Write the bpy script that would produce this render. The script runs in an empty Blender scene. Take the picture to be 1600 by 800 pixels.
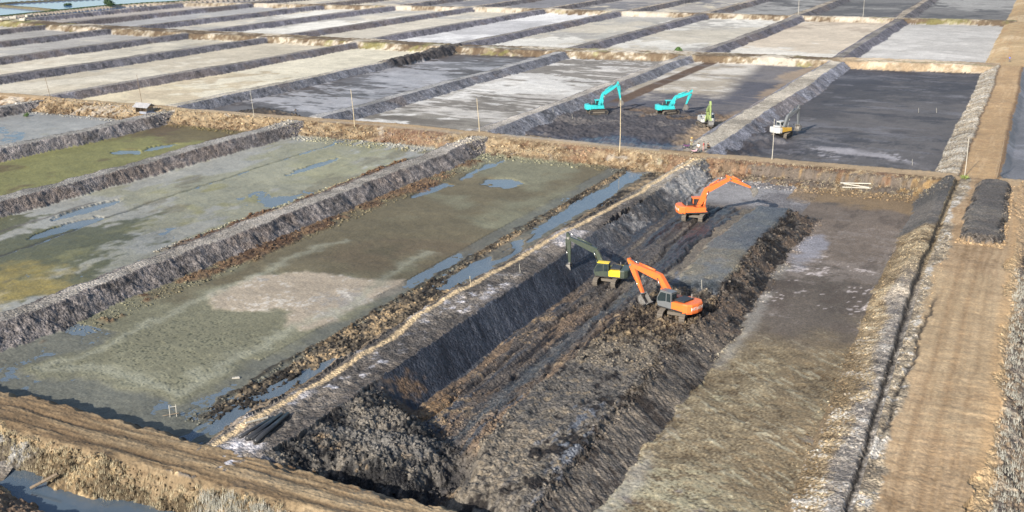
import bpy, bmesh, math, random, time
import numpy as np
from mathutils import Vector, Matrix
T0 = time.time()
random.seed(7)
rng = np.random.default_rng(11)
scene = bpy.context.scene
R = math.radians

# ------------------------------------------------------------------ camera
CAM_H = 40.0
PITCH = R(17.10)                 # looking down
GRID = R(25.54)                  # heading of the dikes, to the right of the view
cam_data = bpy.data.cameras.new('camera')
cam = bpy.data.objects.new('camera', cam_data)
scene.collection.objects.link(cam)
cam.location = (0, 0, CAM_H)
cam.rotation_euler = (math.pi/2 - PITCH, 0, 0)
cam_data.sensor_width = 36.0
cam_data.lens = 36.0*1700/1600
cam_data.clip_start = 0.5
cam_data.clip_end = 20000
scene.camera = cam

# ------------------------------------------------------------------ light
SUN_AZ = R(32)                   # light travels 32 deg right of the view direction
SUN_EL = R(25)
w = bpy.data.worlds.new('World'); scene.world = w; w.use_nodes = True
nt = w.node_tree
sky = nt.nodes.new('ShaderNodeTexSky'); sky.sky_type = 'NISHITA'; sky.sun_disc = False
sky.sun_elevation = SUN_EL
sky.sun_rotation = SUN_AZ + math.pi      # the sun stands behind the camera, to the left
sky.altitude = 10; sky.air_density = 1.0; sky.dust_density = 1.5; sky.ozone_density = 1.5
bg = nt.nodes['Background']; bg.inputs['Strength'].default_value = 0.11
nt.links.new(sky.outputs[0], bg.inputs['Color'])
sd = bpy.data.lights.new('sun', 'SUN'); sd.energy = 4.9; sd.angle = R(0.5); sd.color = (1.0, 0.93, 0.82)
sun = bpy.data.objects.new('sun', sd); scene.collection.objects.link(sun)
sun.rotation_euler = Vector((math.sin(SUN_AZ)*math.cos(SUN_EL), math.cos(SUN_AZ)*math.cos(SUN_EL), -math.sin(SUN_EL))).to_track_quat('-Z', 'Y').to_euler()
vs = scene.view_settings
vs.view_transform = 'Standard'; vs.look = 'None'; vs.exposure = 0.70; vs.gamma = 1.0; vs.use_curve_mapping = False
scene.cycles.max_bounces = 5; scene.cycles.diffuse_bounces = 2

col = scene.collection
CG, SG = math.cos(GRID), math.sin(GRID)
def W(u, v): return (u*CG + v*SG, -u*SG + v*CG)          # pond grid -> world
def UV(x, y): return (x*CG - y*SG, x*SG + y*CG)

def tag(o, label=None, cat=None, group=None, kind=None):
    if label: o['label'] = label
    if cat: o['category'] = cat
    if group: o['group'] = group
    if kind: o['kind'] = kind
    return o

# ------------------------------------------------------------------ noise tables
def make_tex(n, beta, lo=0, hi=1e9, seed=0):
    g = np.random.default_rng(seed)
    f = np.fft.fftfreq(n)*n
    fr = np.hypot(f[:, None], f[None, :]); fr[0, 0] = 1
    a = fr**(-beta); a[(fr < lo) | (fr > hi)] = 0; a[0, 0] = 0
    t = np.real(np.fft.ifft2(np.fft.fft2(g.standard_normal((n, n)))*a))
    return ((t - t.mean())/t.std()).astype(np.float32)
TF = make_tex(1024, 1.35, 3, 400, 1)     # fractal
TB = make_tex(512, 0.0, 45, 80, 2)      # blobs of one size, about 8 texels
TG = make_tex(512, 0.95, 6, 180, 3)       # grainy
def samp(t, x, y):
    n = t.shape[0]
    x0 = np.floor(x); y0 = np.floor(y); fx = (x-x0).astype(np.float32); fy = (y-y0).astype(np.float32)
    xi = x0.astype(np.int64) & (n-1); yi = y0.astype(np.int64) & (n-1); xj = (xi+1) & (n-1); yj = (yi+1) & (n-1)
    return (t[yi, xi]*(1-fx)+t[yi, xj]*fx)*(1-fy) + (t[yj, xi]*(1-fx)+t[yj, xj]*fx)*fy
def NF(u, v, s=1.0, sv=None, o=0):        # fractal; s = metres of the biggest lumps (about 1/3 of the tile)
    sv = sv or s
    return samp(TF, u/s*30+o*37.3, v/sv*30+o*91.7)
def NB(u, v, s=1.0, sv=None, o=0):        # blobs of size s metres
    sv = sv or s
    return samp(TB, u/s*8+o*51.1, v/sv*8+o*23.9)
def NG(u, v, s=1.0, sv=None, o=0):
    sv = sv or s
    return samp(TG, u/s*8+o*17.1, v/sv*8+o*63.9)
def ss(x, a, b):
    t = np.clip((x-a)/(b-a), 0, 1); return t*t*(3-2*t)

GAIN = 1.30
def S(r, g, b):
    c = np.array([r, g, b])/255.0
    return (np.where(c <= 0.04045, c/12.92, ((c+0.055)/1.055)**2.4)/GAIN).astype(np.float32)

# ------------------------------------------------------------------ layout of the salt ponds, in metres
def interp(x, xs, ys): return np.interp(x, xs, ys)
def vmid(u): return interp(u, [-260, -225, -186, -150, -120, -97, -63, -40, 0, 60], [184, 184.5, 186, 187, 189.2, 189, 187.3, 188.5, 189.3, 190])
def vfar(u): return interp(u, [-402, -358, -289, -234, -178, -135, -95, -56, -20, 0, 60], [334, 328, 326, 328, 326, 332, 339, 343, 348, 350, 352])
def vff(u): return interp(u, [-420, -396, -363, -322, -290, -254, -213, -177, -138, -97, -54, -19, 60], [436, 443, 458, 463, 473, 481, 487, 488, 494, 499, 504, 511, 516])
ROW1 = [(-249, 3.2, 2.0), (-209, 3.2, 2.0), (-170, 3.0, 2.0), (-137, 3.2, 2.1), (-94.3, 3.0, 2.1), (-50.7, 4.0, 2.2)]
ROW2 = [(-404, 3, 2), (-363, 3, 2), (-326, 3, 1.9), (-287, 3, 1.9), (-251.5, 3, 1.9), (-212.5, 3, 1.9), (-174.5, 3, 2.1), (-136.5, 3, 1.9), (-97.3, 3, 1.9), (-52.2, 4.2, 1.9)]
ROW3 = [(-396, 3, 1.8), (-363.4, 3, 1.8), (-324, 3, 1.8), (-288.5, 3, 1.8), (-250, 3, 1.8), (-214, 3, 1.8), (-177, 3, 1.8), (-137.5, 3, 1.8), (-96, 3, 1.8), (-54, 3, 1.8)]
ROW4 = [(-370, 3, 1.6), (-330, 3, 1.6), (-290, 3, 1.6), (-252, 3, 1.6), (-214, 3, 1.6), (-174, 3, 1.6), (-138.3, 3, 1.6), (-98.4, 3, 1.6), (-55.5, 3, 1.6)]

# palette (as albedo)
C = dict(tan=S(214, 186, 150), tan2=S(190, 160, 122), sand=S(226, 204, 172), brown=S(150, 122, 92), dbrown=S(96, 78, 62),
         straw=S(205, 180, 140), grey=S(124, 122, 128), dgrey=S(84, 84, 90), lgrey=S(168, 166, 168), blk=S(52, 52, 56),
         white=S(226, 220, 210), cream=S(214, 204, 184), mud=S(104, 101, 106), mudb=S(84, 88, 98), olive=S(132, 133, 112),
         olive2=S(120, 116, 92), pink=S(178, 164, 146), green=S(116, 116, 62), dgreen=S(82, 84, 44), pale=S(168, 170, 146),
         yellow=S(176, 162, 92), bluish=S(150, 160, 172), salt=S(235, 232, 228), umber=S(122, 100, 80))

REG = []          # (name, material key, kind, label)
def region(name, mat):
    REG.append((name, mat)); return len(REG)-1

def field(u, v, detail=True):
    """height, region, albedo, roughness and wetness of the ground at grid position (u, v)"""
    n = u.size
    x, y = W(u, v); D = np.maximum(np.hypot(x, y), 40)
    pitch = np.where(D < 225, D*D/71000*1.1, np.maximum(D*D/71000*.5, .3))
    def am(l): return np.clip((l/pitch-1.2)/2.5, 0, 1).astype(np.float32)
    z = np.full(n, -1.8, np.float32); rid = np.zeros(n, np.int32)
    c = np.zeros((n, 3), np.float32); ro = np.full(n, 0.85, np.float32)
    def mix(mask, colr, k=1.0):
        m = np.clip(mask*k, 0, 1)[:, None]; c[:] = c*(1-m)+colr*m
    def mixr(mask, val):
        m = np.clip(mask, 0, 1); ro[:] = ro*(1-m)+val*m
    # wandering edges
    du = 0.35*NF(u, v, 9, o=1)+0.16*NG(u, v, 2.0, o=2)*am(2.0)
    du *= 1-.75*((u > -53) & (u < -45) & (v < 134) & (v > 60))
    dv = 0.45*NF(u, v, 9, o=3)+0.18*NG(u, v, 2.0, o=4)*am(2.0)
    calm = np.where(v < 187, 1.0, .45)*np.where((u > -15) & (v < 186), .35, 1.0); du *= calm; dv *= calm
    uu = u+du; vv = v+dv
    ushift = np.where(u > -20, interp(v, [60, 75, 105, 135, 186, 190], [1.15, .95, .30, -.15, 0, 0]), 0)
    f1 = NF(u, v, 30, o=5); f2 = NF(u, v, 12, o=6); f3 = NF(u, v, 4, o=7)
    g1 = NG(u, v, 1.2, o=8); g2 = NG(u, v, 3, o=9); fl = NF(u, v, 60, 120, o=10)
    a1 = am(1.2); hg1 = (.95*(np.abs(NB(u, v, .55, o=8))-.8)+.25*g1)*am(.9)*.55; hg2 = (1.0*(np.abs(NB(u, v, 1.5, o=9))-.8)+.3*g2)*am(2)*.55
    VM = vmid(u); VF = vfar(u); VFF = vff(u)
    row = np.where(v < VM, 1, np.where(v < VF, 2, np.where(v < VFF, 3, 4)))
    # ---------------- pond beds
    def cell(fronts, us): return np.searchsorted(np.array([f[0] for f in fronts])-1.5, us)
    cells = {}
    for r_, rows in ((1, ROW1), (2, ROW2), (3, ROW3), (4, ROW4)):
        m = row == r_
        ci = cell(rows, u)
        for k in range(len(rows)+1):
            mk = m & (ci == k)
            key = ('bed', r_, k)
            if key not in RID: RID[key] = region('pond_bed', 'bed')
            rid[mk] = RID[key]; cells[(r_, k)] = mk
    z += 0.035*f3+0.02*hg1
    base_var = 1+0.10*f2[:, None]*0.6+0.07*g2[:, None]*0.7
    c[:] = C['cream']
    def bed(k, c1, c2=None, c3=None, t2=0.4, t3=0.9, o=0, stretch=1.0, wet=0.8):
        mk = cells[k]
        if not mk.any(): return
        cu, cv = u[mk], v[mk]
        a = NF(cu, cv, 34, 34*stretch, o=o+20); b = NF(cu, cv, 22, 30*stretch, o=o+21)
        cc = np.repeat(c1[None], mk.sum(), 0)
        if c2 is not None:
            q = ss(a, t2-0.35, t2+0.35)[:, None]; cc = cc*(1-q)+c2*q
        if c3 is not None:
            q = ss(b, t3-0.25, t3+0.25)[:, None]; cc = cc*(1-q)+c3*q
        c[mk] = cc; ro[mk] = wet
    # far rows
    for k in range(len(ROW4)+1): bed((4, k), S(178, 172, 165), S(140, 138, 140), C['cream'], 0.0, 0.8, o=k)
    for k in range(7, len(ROW4)+1): bed((4, k), S(128, 126, 124), S(160, 158, 154), S(105, 104, 104), 0.5, 0.8, o=k)
    for k in range(len(ROW3)+1): bed((3, k), S(206, 198, 182), S(184, 180, 172), S(226, 222, 212), 0.3, 0.6, o=k+11)
    bed((3, 2), S(176, 174, 172), S(196, 190, 178), o=3); bed((3, 1), S(180, 172, 164), S(196, 190, 178), o=3)
    bed((3, 6), S(226, 224, 222), S(198, 196, 196), o=3); bed((3, 10), S(190, 186, 180), S(206, 202, 196), S(150, 148, 150), 0.3, 1.9, o=8)
    bed((3, 9), S(214, 200, 180), S(226, 220, 208), S(190, 176, 158), 0.1, 1.2, o=9)
    for k in range(len(ROW2)+1): bed((2, k), S(204, 194, 174), S(182, 178, 168), S(218, 210, 192), 0.6, 0.6, o=k+31)
    for k in (1, 2, 3): bed((2, k), S(184, 180, 174), S(202, 196, 184), o=k)
    bed((2, 6), S(218, 205, 176), S(200, 186, 160), S(226, 218, 196), 0.6, 0.5, o=3)
    bed((2, 7), S(122, 118, 116), S(170, 168, 170), S(98, 90, 84), 0.1, 0.3, o=4, stretch=.4, wet=0.5)
    mk = cells[(2, 7)]; mix(mk*ss(NF(u, v, 12, 5, o=66), .2, .8), S(186, 184, 186), .8); mix(mk*ss(NF(u, v, 12, 5, o=67), .5, 1.1), S(88, 82, 78), .8)
    bed((2, 8), S(204, 199, 192), S(146, 141, 132), S(226, 223, 217), 0.25, 0.5, o=5, stretch=.5)
    bed((2, 9), S(120, 116, 116), S(96, 95, 102), S(188, 176, 160), 0.1, 1.1, o=6)
    bed((2, 10), S(86, 82, 82), S(104, 99, 97), S(76, 73, 75), 0.2, 0.6, o=7, wet=0.62)
    bed((1, 0), S(170, 166, 160), S(150, 140, 128), o=1); bed((1, 1), S(170, 166, 160), S(160, 150, 138), o=1)
    bed((1, 2), S(160, 158, 152), S(150, 145, 128), S(172, 170, 168), o=2, wet=.4)
    bed((1, 3), S(122, 118, 68), S(108, 98, 70), S(132, 130, 84), 0.5, 0.5, o=3, wet=.6)
    bed((1, 4), S(160, 157, 136), S(164, 162, 152), S(154, 149, 112), 0.2, 0.8, o=4, wet=.6)
    bed((1, 5), S(131, 129, 108), S(115, 107, 86), S(140, 138, 116), 0.35, 0.5, o=5, stretch=1.4, wet=.7)
    bed((1, 6), C['mud'], S(96, 88, 82), o=6)
    # ---- details on beds
    m = cells[(2, 9)]
    # teal machines' pond: pale sand on the far-left, black digging in the near part
    s = ss(v, 246+6*f2, 262+6*f2)*(1-ss(u+0.30*(v-262)*0.35, -72, -66)) * m
    mix(s, S(178, 168, 152)); mix(s*ss(f1, .2, .8), S(206, 200, 190)); z += s*0.25
    mix(m*ss(u, -92.6, -91.8)*(1-ss(u, -88.6, -87.8))*ss(v, 244, 250), S(104, 86, 72))
    s = m*(1-ss(v, 236+5*f1, 244+5*f1)); mix(s, S(82, 80, 84)); mix(s*ss(f2, .3, .8), S(112, 96, 82)); z += s*(0.25*f3+0.22*hg2)
    s = m*(1-ss(v, 205+4*f2, 211+4*f2)); mix(s, S(76, 79, 90)); z -= s*0.35; mixr(s, .35)
    s = m*ss(u, -64+2*f2, -61+2*f2)*(v > 200); mix(s, S(170, 150, 126), .75)
    m = cells[(2, 10)]
    s = m*ss(f3+g2*.6, 1.0, 1.9)*ss(NF(u, v, 60, o=77), -.1, .7); mix(s, S(176, 172, 176), .75)
    s = m*(1-ss(u, -46+1.5*f2, -43.5+1.5*f2))*(1-ss(v, 226, 236)); mix(s, S(74, 68, 66)); z += s*(.5+.3*f3)
    m = cells[(2, 8)]; mix(m*ss(NF(u, v, 20, 7, o=68), .0, .7), S(122, 116, 108), .85); mix(m*ss(NF(u, v, 12, 5, o=69), .7, 1.2), S(226, 223, 218), .8)
    m = cells[(2, 10)]; mix(m*ss(NF(u, v, 10, 3, o=78), .6, 1.3), S(124, 122, 126), .6); mix(m*ss(NF(u, v, 8, 3, o=79), .6, 1.2), S(68, 66, 70), .7)
    m = cells[(2, 9)]; mix(m*ss(NF(u, v, 8, 3, o=78), .6, 1.2), S(132, 126, 122), .5)
    # ---- row 1
    m = cells[(1, 4)]
    s = m*ss(NF(u, v, 50, o=60), 0.4, 1.1); mix(s, S(166, 166, 160), .7); mixr(s, .3)
    s = m*ss(NF(u, v, 12, 26, o=61)-1.6*np.clip(np.abs(v-98)/12-.7, 0, 9)+1.1*ss(-u, 108, 116)+.25*g2, 0.7, 1.3)*(v < 130); mix(s, S(88, 88, 50), .85)
    s = m*ss(-np.hypot((u+108)/9, (v-84)/9)+.4*f2, -1.2, -.6); mix(s, S(172, 152, 84), .7)
    line = m*np.exp(-((u+119.5+0.05*(v-110)+.5*f2)/0.35)**2); mix(line, S(84, 82, 76), .9); z -= line*.12
    line = m*np.exp(-((u+128.5+.4*f2)/0.4)**2)*(v < 120); mix(line, S(96, 88, 80), .8)
    z += m*(.05*NF(u, v, 14, 36, o=62)); mixr(m*1.0, .45)
    mix(m*ss(NF(u, v, 9, 22, o=63), .5, 1.1), S(146, 142, 98), .45); mix(m*ss(NF(u, v, 7, 14, o=65), .9, 1.4), S(120, 112, 90), .6); mix(m*ss(NF(u, v, 8, 18, o=59), .7, 1.3), S(174, 175, 174), .6)
    m = cells[(1, 3)]
    s = m*ss(u, -143, -141)*1.0; mix(s, S(120, 118, 108), .6); s = m*ss(v, 158+6*f2, 168+6*f2); mix(s, S(106, 90, 70), .7)
    m = cells[(1, 5)]
    # big olive pond: perimeter ditch, dark pitting, a drier pale island
    per = np.minimum(np.minimum((u+89), (-62.8-u)*1.0), np.minimum(v-65.0, 999))
    wig = per+1.2*f2
    isl = ss(-poly_sd(u+.9*f2*.6+.25*f3, v+.9*f1*.6+.3*g2, ISLAND), -.55, .75)*m
    mix(m*isl, S(184, 171, 153)); mix(m*isl*ss(f2+.3*g1, .2, 1.0), S(166, 160, 152)); mix(m*isl*ss(g1+f3*.5, 1.2, 1.8), S(206, 200, 190), .7); z += m*isl*0.05; mixr(m*isl, .9)
    mix(m*ss(-np.abs(v-126-0.3*(u+70)-5*f1)/11+.3*f2, -.9, -.2)*ss(u, -84, -78)*.9, S(116, 104, 84))
    pit = ss(.75*NB(u, v, 0.42, 0.55, o=1)+.5*NB(u, v, 1.1, 1.3, o=2)+.4*g1+.25*f2, .75, 1.3)*(1-ss(v, 84+5*f1, 104+5*f1))*ss(wig, 2, 5)*(1-isl); mix(m*pit, S(74, 78, 66), .75*1.0); z -= m*pit*.05*am(.6)
    band = np.exp(-((wig-5.2)/.9)**2)*(v < 120); mix(m*band, S(168, 168, 150), .55)
    dit = 1-ss(wig, 2.2, 4.2); dit = dit*((v < 80) | (u > -66))
    mix(m*dit, S(108, 110, 106), .7); z -= m*dit*.12
    # crumbled spoil along the foot of the next dike, broken by water
    sp = m*ss(u, -63.6+.7*g2*.4, -62.6+.7*g2*.4)*ss(v, 66, 69)*(1-.85*ss(v, 108, 113)*ss(u, -62.4, -61.6)*(1-ss(u, -58.6, -58))); rough = sp*(0.5+.5*ss(f2, -1, .3))
    mix(sp, S(112, 102, 88)); mix(sp*ss(g1+f3*.6, .3, 1.0), S(160, 140, 112)); mix(sp*ss(-g1-f3*.6, .3, 1.0), S(58, 54, 50))
    z += rough*(.12+.20*hg2+.12*hg1); mixr(sp, .8)
    edge = m*np.exp(-((u+63.2+.3*g2)/.35)**2)*ss(v, 68, 71); z += edge*.22; mix(edge, S(66, 58, 50), .8)
    wat = m*ss(u+.6*f2, -62.2, -61.2)*(1-ss(u-.5*f2, -59.6, -58.6))*ss(NF(u, v, 8, 26, o=64)+1.3*ss(v, 104, 110)-1.6*((v > 96) & (v < 107)), .3, .7); z -= wat*.55
    # spoil along the foot of dike on the left of the olive pond
    sp = m*(1-ss(u, -88.6+1.1*f2, -87.6+1.1*f2))*ss(u, -91.5, -90.8)*ss(f2+.6*ss(v, 84, 100), -.2, .4)
    mix(sp, S(126, 104, 82)); mix(sp*ss(g1+f3*.5, .2, 1), S(86, 68, 54)); z += sp*(.2+.2*hg2+.1*hg1)
    m4 = cells[(1, 4)]
    sp = m4*ss(u, -102.8+.6*f2, -101.9+.6*f2)*ss(v, 100, 112)*(1-ss(v, 166, 172)); mix(sp, S(112, 88, 68)); mix(sp*ss(-g1, .3, 1), S(66, 54, 44)); z += sp*(.35+.22*hg2+.1*hg1)
    sp = m4*ss(u, -100.5, -99.5); mix(sp, S(186, 170, 146)); z += sp*.3
    # puddle hollows (filled by water sheets)
    def hollow(cu, cv, ru, rv, depth=.3):
        q = ss(-np.hypot((u-cu)/ru, (v-cv)/rv)+.38*f2+.25*f3+.10*g2, -1.0, -.6); z[:] -= q*depth; return q
    for hcu, hcv, hru, hrv in ((-77.5, 160, 3.2, 2.6), (-86, 168, 1.3, 11), (-86.6, 150, 1.0, 9), (-154, 152, 3.4, 2.6), (-151, 157, 1.2, 4), (-114, 158, .8, 5), (-122, 106, 1.0, 4), (-127, 116, .8, 4), (-100.6, 168, .9, 9)):
        q = hollow(hcu, hcv, hru, hrv); mixr(q, .3)
    # ---------------- the trench pond being dug out
    T = (row == 1) & (u > -51) & (u < -8.6+ushift)
    t_prof_n = interp(uu, [-52.5, -50.7, -47.6, -41.5, -39.3, -37.4, -29.4, -25.7, -14.2, -12.9, -10.6, -9.5, -9.15, -8.9, -8.4],
                          [0, -.1, -3.0, -2.75, -1.9, -1.25, -1.1, -2.2, -1.95, -1.4, .05, .15, -.55, -.5, -.1])
    t_prof_f = interp(uu, [-52.5, -50.7, -47.2, -44.0, -39.3, -36.0, -35.0, -29.4, -25.9, -14.2, -12.9, -10.8, -9.5, -9.1, -8.8, -8.4],
                          [0, -.1, -2.1, -1.8, -1.45, -1.3, -.55, -.45, -2.1, -1.95, -1.2, .35, .4, -.3, -.1, 0])
    t_prof_e = interp(uu, [-52.5, -50.7, -47.2, -30, -14.2, -12.9, -10.8, -9.5, -9.1, -8.8, -8.4], [0, -.1, -2.0, -2.05, -1.95, -1.2, .45, .5, -.2, -.1, 0])
    kf = ss(vv, 117.5+1.5*f2, 120.5+1.5*f2); ke = ss(vv-0.0*(u+30), 157.5, 160.2)
    kd = ss(v, 122, 136)
    ub_ = np.where(uu > -15.5, uu-ushift, uu)
    t_prof_n = np.where(uu > -15.5, interp(ub_, [-15.5, -13.6, -12.3, -10.6, -9.5, -9.15, -8.9, -8.4], [-1.97, -1.95, -1.3, -.35, -.1, -.6, -.5, -.1]), t_prof_n)
    tz = t_prof_n*(1-kf)+t_prof_f*kf
    tz = np.where(uu < -40, t_prof_n*(1-kd)+t_prof_f*kd, tz)
    ke2 = np.where(uu > -37, ke, ss(vv, 150, 166)); tz = tz*(1-ke2)+t_prof_e*ke2
    # near end: rubble fan off the dike and a dark cleft beyond it
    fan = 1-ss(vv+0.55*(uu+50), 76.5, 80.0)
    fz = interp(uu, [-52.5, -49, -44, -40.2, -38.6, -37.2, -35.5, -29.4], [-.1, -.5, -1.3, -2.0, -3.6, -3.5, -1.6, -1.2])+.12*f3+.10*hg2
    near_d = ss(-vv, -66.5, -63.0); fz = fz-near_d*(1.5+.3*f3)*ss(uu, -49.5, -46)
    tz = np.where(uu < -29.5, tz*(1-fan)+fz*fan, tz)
    z = np.where(T, tz, z)
    # clods and ruts
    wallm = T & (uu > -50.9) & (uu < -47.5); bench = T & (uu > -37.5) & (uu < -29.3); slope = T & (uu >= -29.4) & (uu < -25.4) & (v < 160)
    floor = T & (uu >= -47.5) & (uu <= -37.5) & (v < 160); rightf = T & (uu >= -25.5) & (ub_ < -13.6) | (T & (v > 160) & (uu > -47.2) & (uu < -13.9))
    skew = v+.75*(u)                      # bucket scrapes run down the slopes at a slant
    st1 = NG(u, skew, 9.0, 0.75, o=31); st2 = NG(u, v+.2*u, 9.0, 0.8, o=32)
    mottle = NF(u, v, 3.0, 9.0, o=33); rut = NG(u, v, 1.3, 16, o=34)
    c[T] = S(98, 92, 88); c[T & (uu > -16)] = S(130, 113, 90)
    if ('tb', 0) not in RID: RID[('tb', 0)] = region('pond_bed', 'mudbed')
    rid[T] = RID[('tb', 0)]
    # trench wall
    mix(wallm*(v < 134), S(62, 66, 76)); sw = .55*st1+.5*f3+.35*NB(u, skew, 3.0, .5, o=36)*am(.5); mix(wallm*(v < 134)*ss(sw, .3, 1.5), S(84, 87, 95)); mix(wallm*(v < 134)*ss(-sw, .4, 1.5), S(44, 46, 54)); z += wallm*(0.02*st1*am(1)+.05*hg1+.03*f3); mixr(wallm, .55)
    k = wallm*ss(v, 126, 140); mix(k, S(112, 110, 110)); mix(k*ss(f3+g1*.7, .2, 1), S(150, 147, 144)); mix(k*ss(-f3-g1*.7, .2, 1), S(84, 82, 82)); z += k*(.22*hg2+.12*hg1)
    # trench floor
    mix(floor, S(124, 107, 91)); mix(floor*ss(mottle, .2, 1.0), S(96, 90, 86)); mix(floor*ss(rut, .5, 1.2), S(82, 84, 90)); mix(floor*ss(-rut, 1.0, 1.6), S(50, 48, 50))
    mix(floor*ss(g1+.5*f3, 1.0, 1.7), S(142, 124, 102)); k = floor*ss(v, 106, 124); mix(k, S(84, 83, 84), .85); mixr(k*ss(rut, -.2, .8), .42); mix(k*ss(rut+.4*g1, .5, 1.1), S(66, 65, 68)); mix(k*ss(-rut+.3*g1, .8, 1.4), S(122, 114, 104))
    k2 = floor*np.exp(-((uu+40.6)/1.3)**2)*(v < 124); mix(k2, S(84, 88, 92), .85); mixr(k2, .4)
    for ru_, dep in ((-44.9, .22), (-43.2, .16), (-41.9, .30), (-39.6, .26), (-38.3, .3)):
        ln = floor*np.exp(-((uu-ru_-.018*(v-100)+.25*f2)/.28)**2)*ss(NF(u, v, 6, 40, o=35+dep*10), -.6, .2); z -= ln*dep*1.4; mix(ln, S(48, 46, 48), .75)
    for (u0_, v0_, u1_, v1_) in ((-43.6, 118, -35.5, 70), (-41.9, 118, -33.9, 70), (-41, 147, -41.8, 122), (-42.9, 147, -43.7, 122), (-33.3, 106, -34.6, 84), (-31.4, 106, -32.6, 84)):
        tt = np.clip((v-v1_)/(v0_-v1_), 0, 1); uc = u1_+(u0_-u1_)*tt; k = T*(v > v1_-1)*(v < v0_)*np.exp(-((u-uc+.2*f2)/.33)**4)
        mix(k, S(72, 70, 70), .55); mix(k*ss(np.sin(v*14), .2, .8)*am(.4), S(48, 46, 46), .5); z -= k*.10
    z += (floor | bench)*(.10*hg2+.09*hg1+.10*f3+.08*rut)*(1-.75*(bench*kf))
    # bench
    gf = .5*g1+.6*NB(u, v, .42, o=49)*am(.5); mix(bench, S(122, 114, 103)); mix(bench*ss(mottle, .0, 1.0), S(104, 100, 96)); mix(bench*ss(-gf, .7, 1.3), S(54, 51, 48), .7); mix(bench*ss(gf, .8, 1.4), S(138, 127, 110), .6); mix(bench*ss(NF(u, v, 10, 20, o=38), .6, 1.1)*(v < 92), S(84, 84, 86), .5); mix(bench*ss(mottle+f1, 1.2, 2.0), S(104, 108, 116))
    mix(bench*ss(g1, .7, 1.5)*(v < 118), S(126, 115, 100)); mix(bench*ss(-g1, .8, 1.5)*(v < 118), S(54, 50, 48))
    clod = bench*ss(v, 92+3*f2, 96+3*f2)*(1-ss(v, 114, 118)); mix(clod, S(84, 74, 64), .8); mix(clod*ss(g1, .3, 1.1), S(132, 116, 94)); mix(clod*ss(-g1, .2, .9), S(48, 44, 42)); z += clod*(.18*hg1+.15*hg2)
    k = bench*kf*(uu > -35.4)*(v < 159); mix(k, S(112, 113, 112)); mix(k*ss(f2, .0, .9), S(124, 118, 104)); mix(k*ss(-f2, .2, 1.0), S(96, 99, 104)); mixr(k, .6)
    mix(bench*np.exp(-((vv-118.5)/1.3)**2), S(58, 64, 68), .9)
    edge = T*np.exp(-((uu+29.3)/.45)**2)*(v < 159); mix(edge, S(58, 50, 44), .8); z += edge*(.12*hg1+.12*g2)*1.2
    # bench slope with slanted bucket scrapes
    mix(slope, S(98, 92, 86)); sw = .5*st1+.5*g1+.5*NB(u, skew, 2.4, .45, o=37)*am(.5); mix(slope*ss(sw, .3, 1.2), S(116, 107, 96)); mix(slope*ss(-sw, .2, 1.1), S(58, 52, 48)); z += slope*(.045*st1*am(1)+.06*hg1+.05*hg2)
    k = slope*ss(v, 100, 112); mix(k*ss(g1+f3, .0, .8), S(94, 82, 72)); mix(k*ss(-g1-f3, .0, .8), S(48, 44, 42)); z += k*(.14*hg2); mixr(slope, .8)
    # right-hand bed
    mix(rightf, S(122, 110, 99)); mix(rightf*ss(f2, .1, 1), S(106, 97, 88)); mix(rightf*ss(NF(u, v, 7, 3, o=46)+.4*g1, .5, 1.2), S(136, 126, 118), .7); mix(rightf*ss(NF(u, v, 5, 12, o=47)+.3*g1, .8, 1.4), S(92, 82, 74), .7)
    k = rightf*(1-ss(v+6*f1, 104, 122))*(uu > -26); mix(k, S(134, 121, 98)); mix(k*ss(NF(u, v, 10, 4, o=41)+.35*g2, .1, 1.1), S(158, 151, 126)); mix(k*ss(NF(u, v, 7, 4, o=42)+.5*g1+ss(u, -22, -15)*.9-.4, .3, 1.2), S(110, 90, 66), .85)
    mix(k*ss(NF(u, v, 8, 6, o=43)+.4*g2, 1.1, 1.6), S(128, 120, 118), .8); gf = .5*g1+.7*NB(u, v, .40, .34, o=48)*am(.5); mix(k*ss(gf, .5, 1.3), S(174, 161, 132), .7); mix(k*ss(-gf, .4, 1.2), S(84, 68, 50), .75); mix(k*ss(uu+1.2*f2, -19.5, -16.5)*ss(g1, -.8, .4), S(120, 103, 80), .5); mix(k*ss(NG(u, skew, 3, .6, o=45)+.3*g1, .9, 1.5), S(172, 166, 144), .6); z += k*(.04*f3+.03*g1*am(1.5))
    k = rightf*ss(-np.abs(v-127-3*f1)/18, -1, -.3)*ss(.8*NG(u, v, 1.6, 1.0, o=44)+.5*f3+.3*g1, .8, 1.4)*(uu > -27); mix(k, S(196, 186, 182), .85)
    k = rightf*np.exp(-((uu+24.8)/.8)**2)*ss(f2+f3, -.2, 1.0)*(v < 150); mix(k, S(158, 154, 146), .6)
    k = rightf*ss(-np.hypot((u+24.3)/2.4, (v-145)/8)+.3*f2, -1.1, -.7); mix(k, S(150, 150, 158), .8); mixr(k, .4)
    k = rightf*ss(v, 158, 166)*(u < -29); mix(k, S(128, 126, 128), .8); mix(k*ss(f3, .2, 1), S(158, 156, 156), .6)
    k = rightf*ss(-v, -171, -163)*(v > 150)*0; mix(rightf*ss(v, 168+2*f2, 171+2*f2)*(u > -33), S(142, 120, 90), .8); mixr(rightf*(v > 110), .7)
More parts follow.
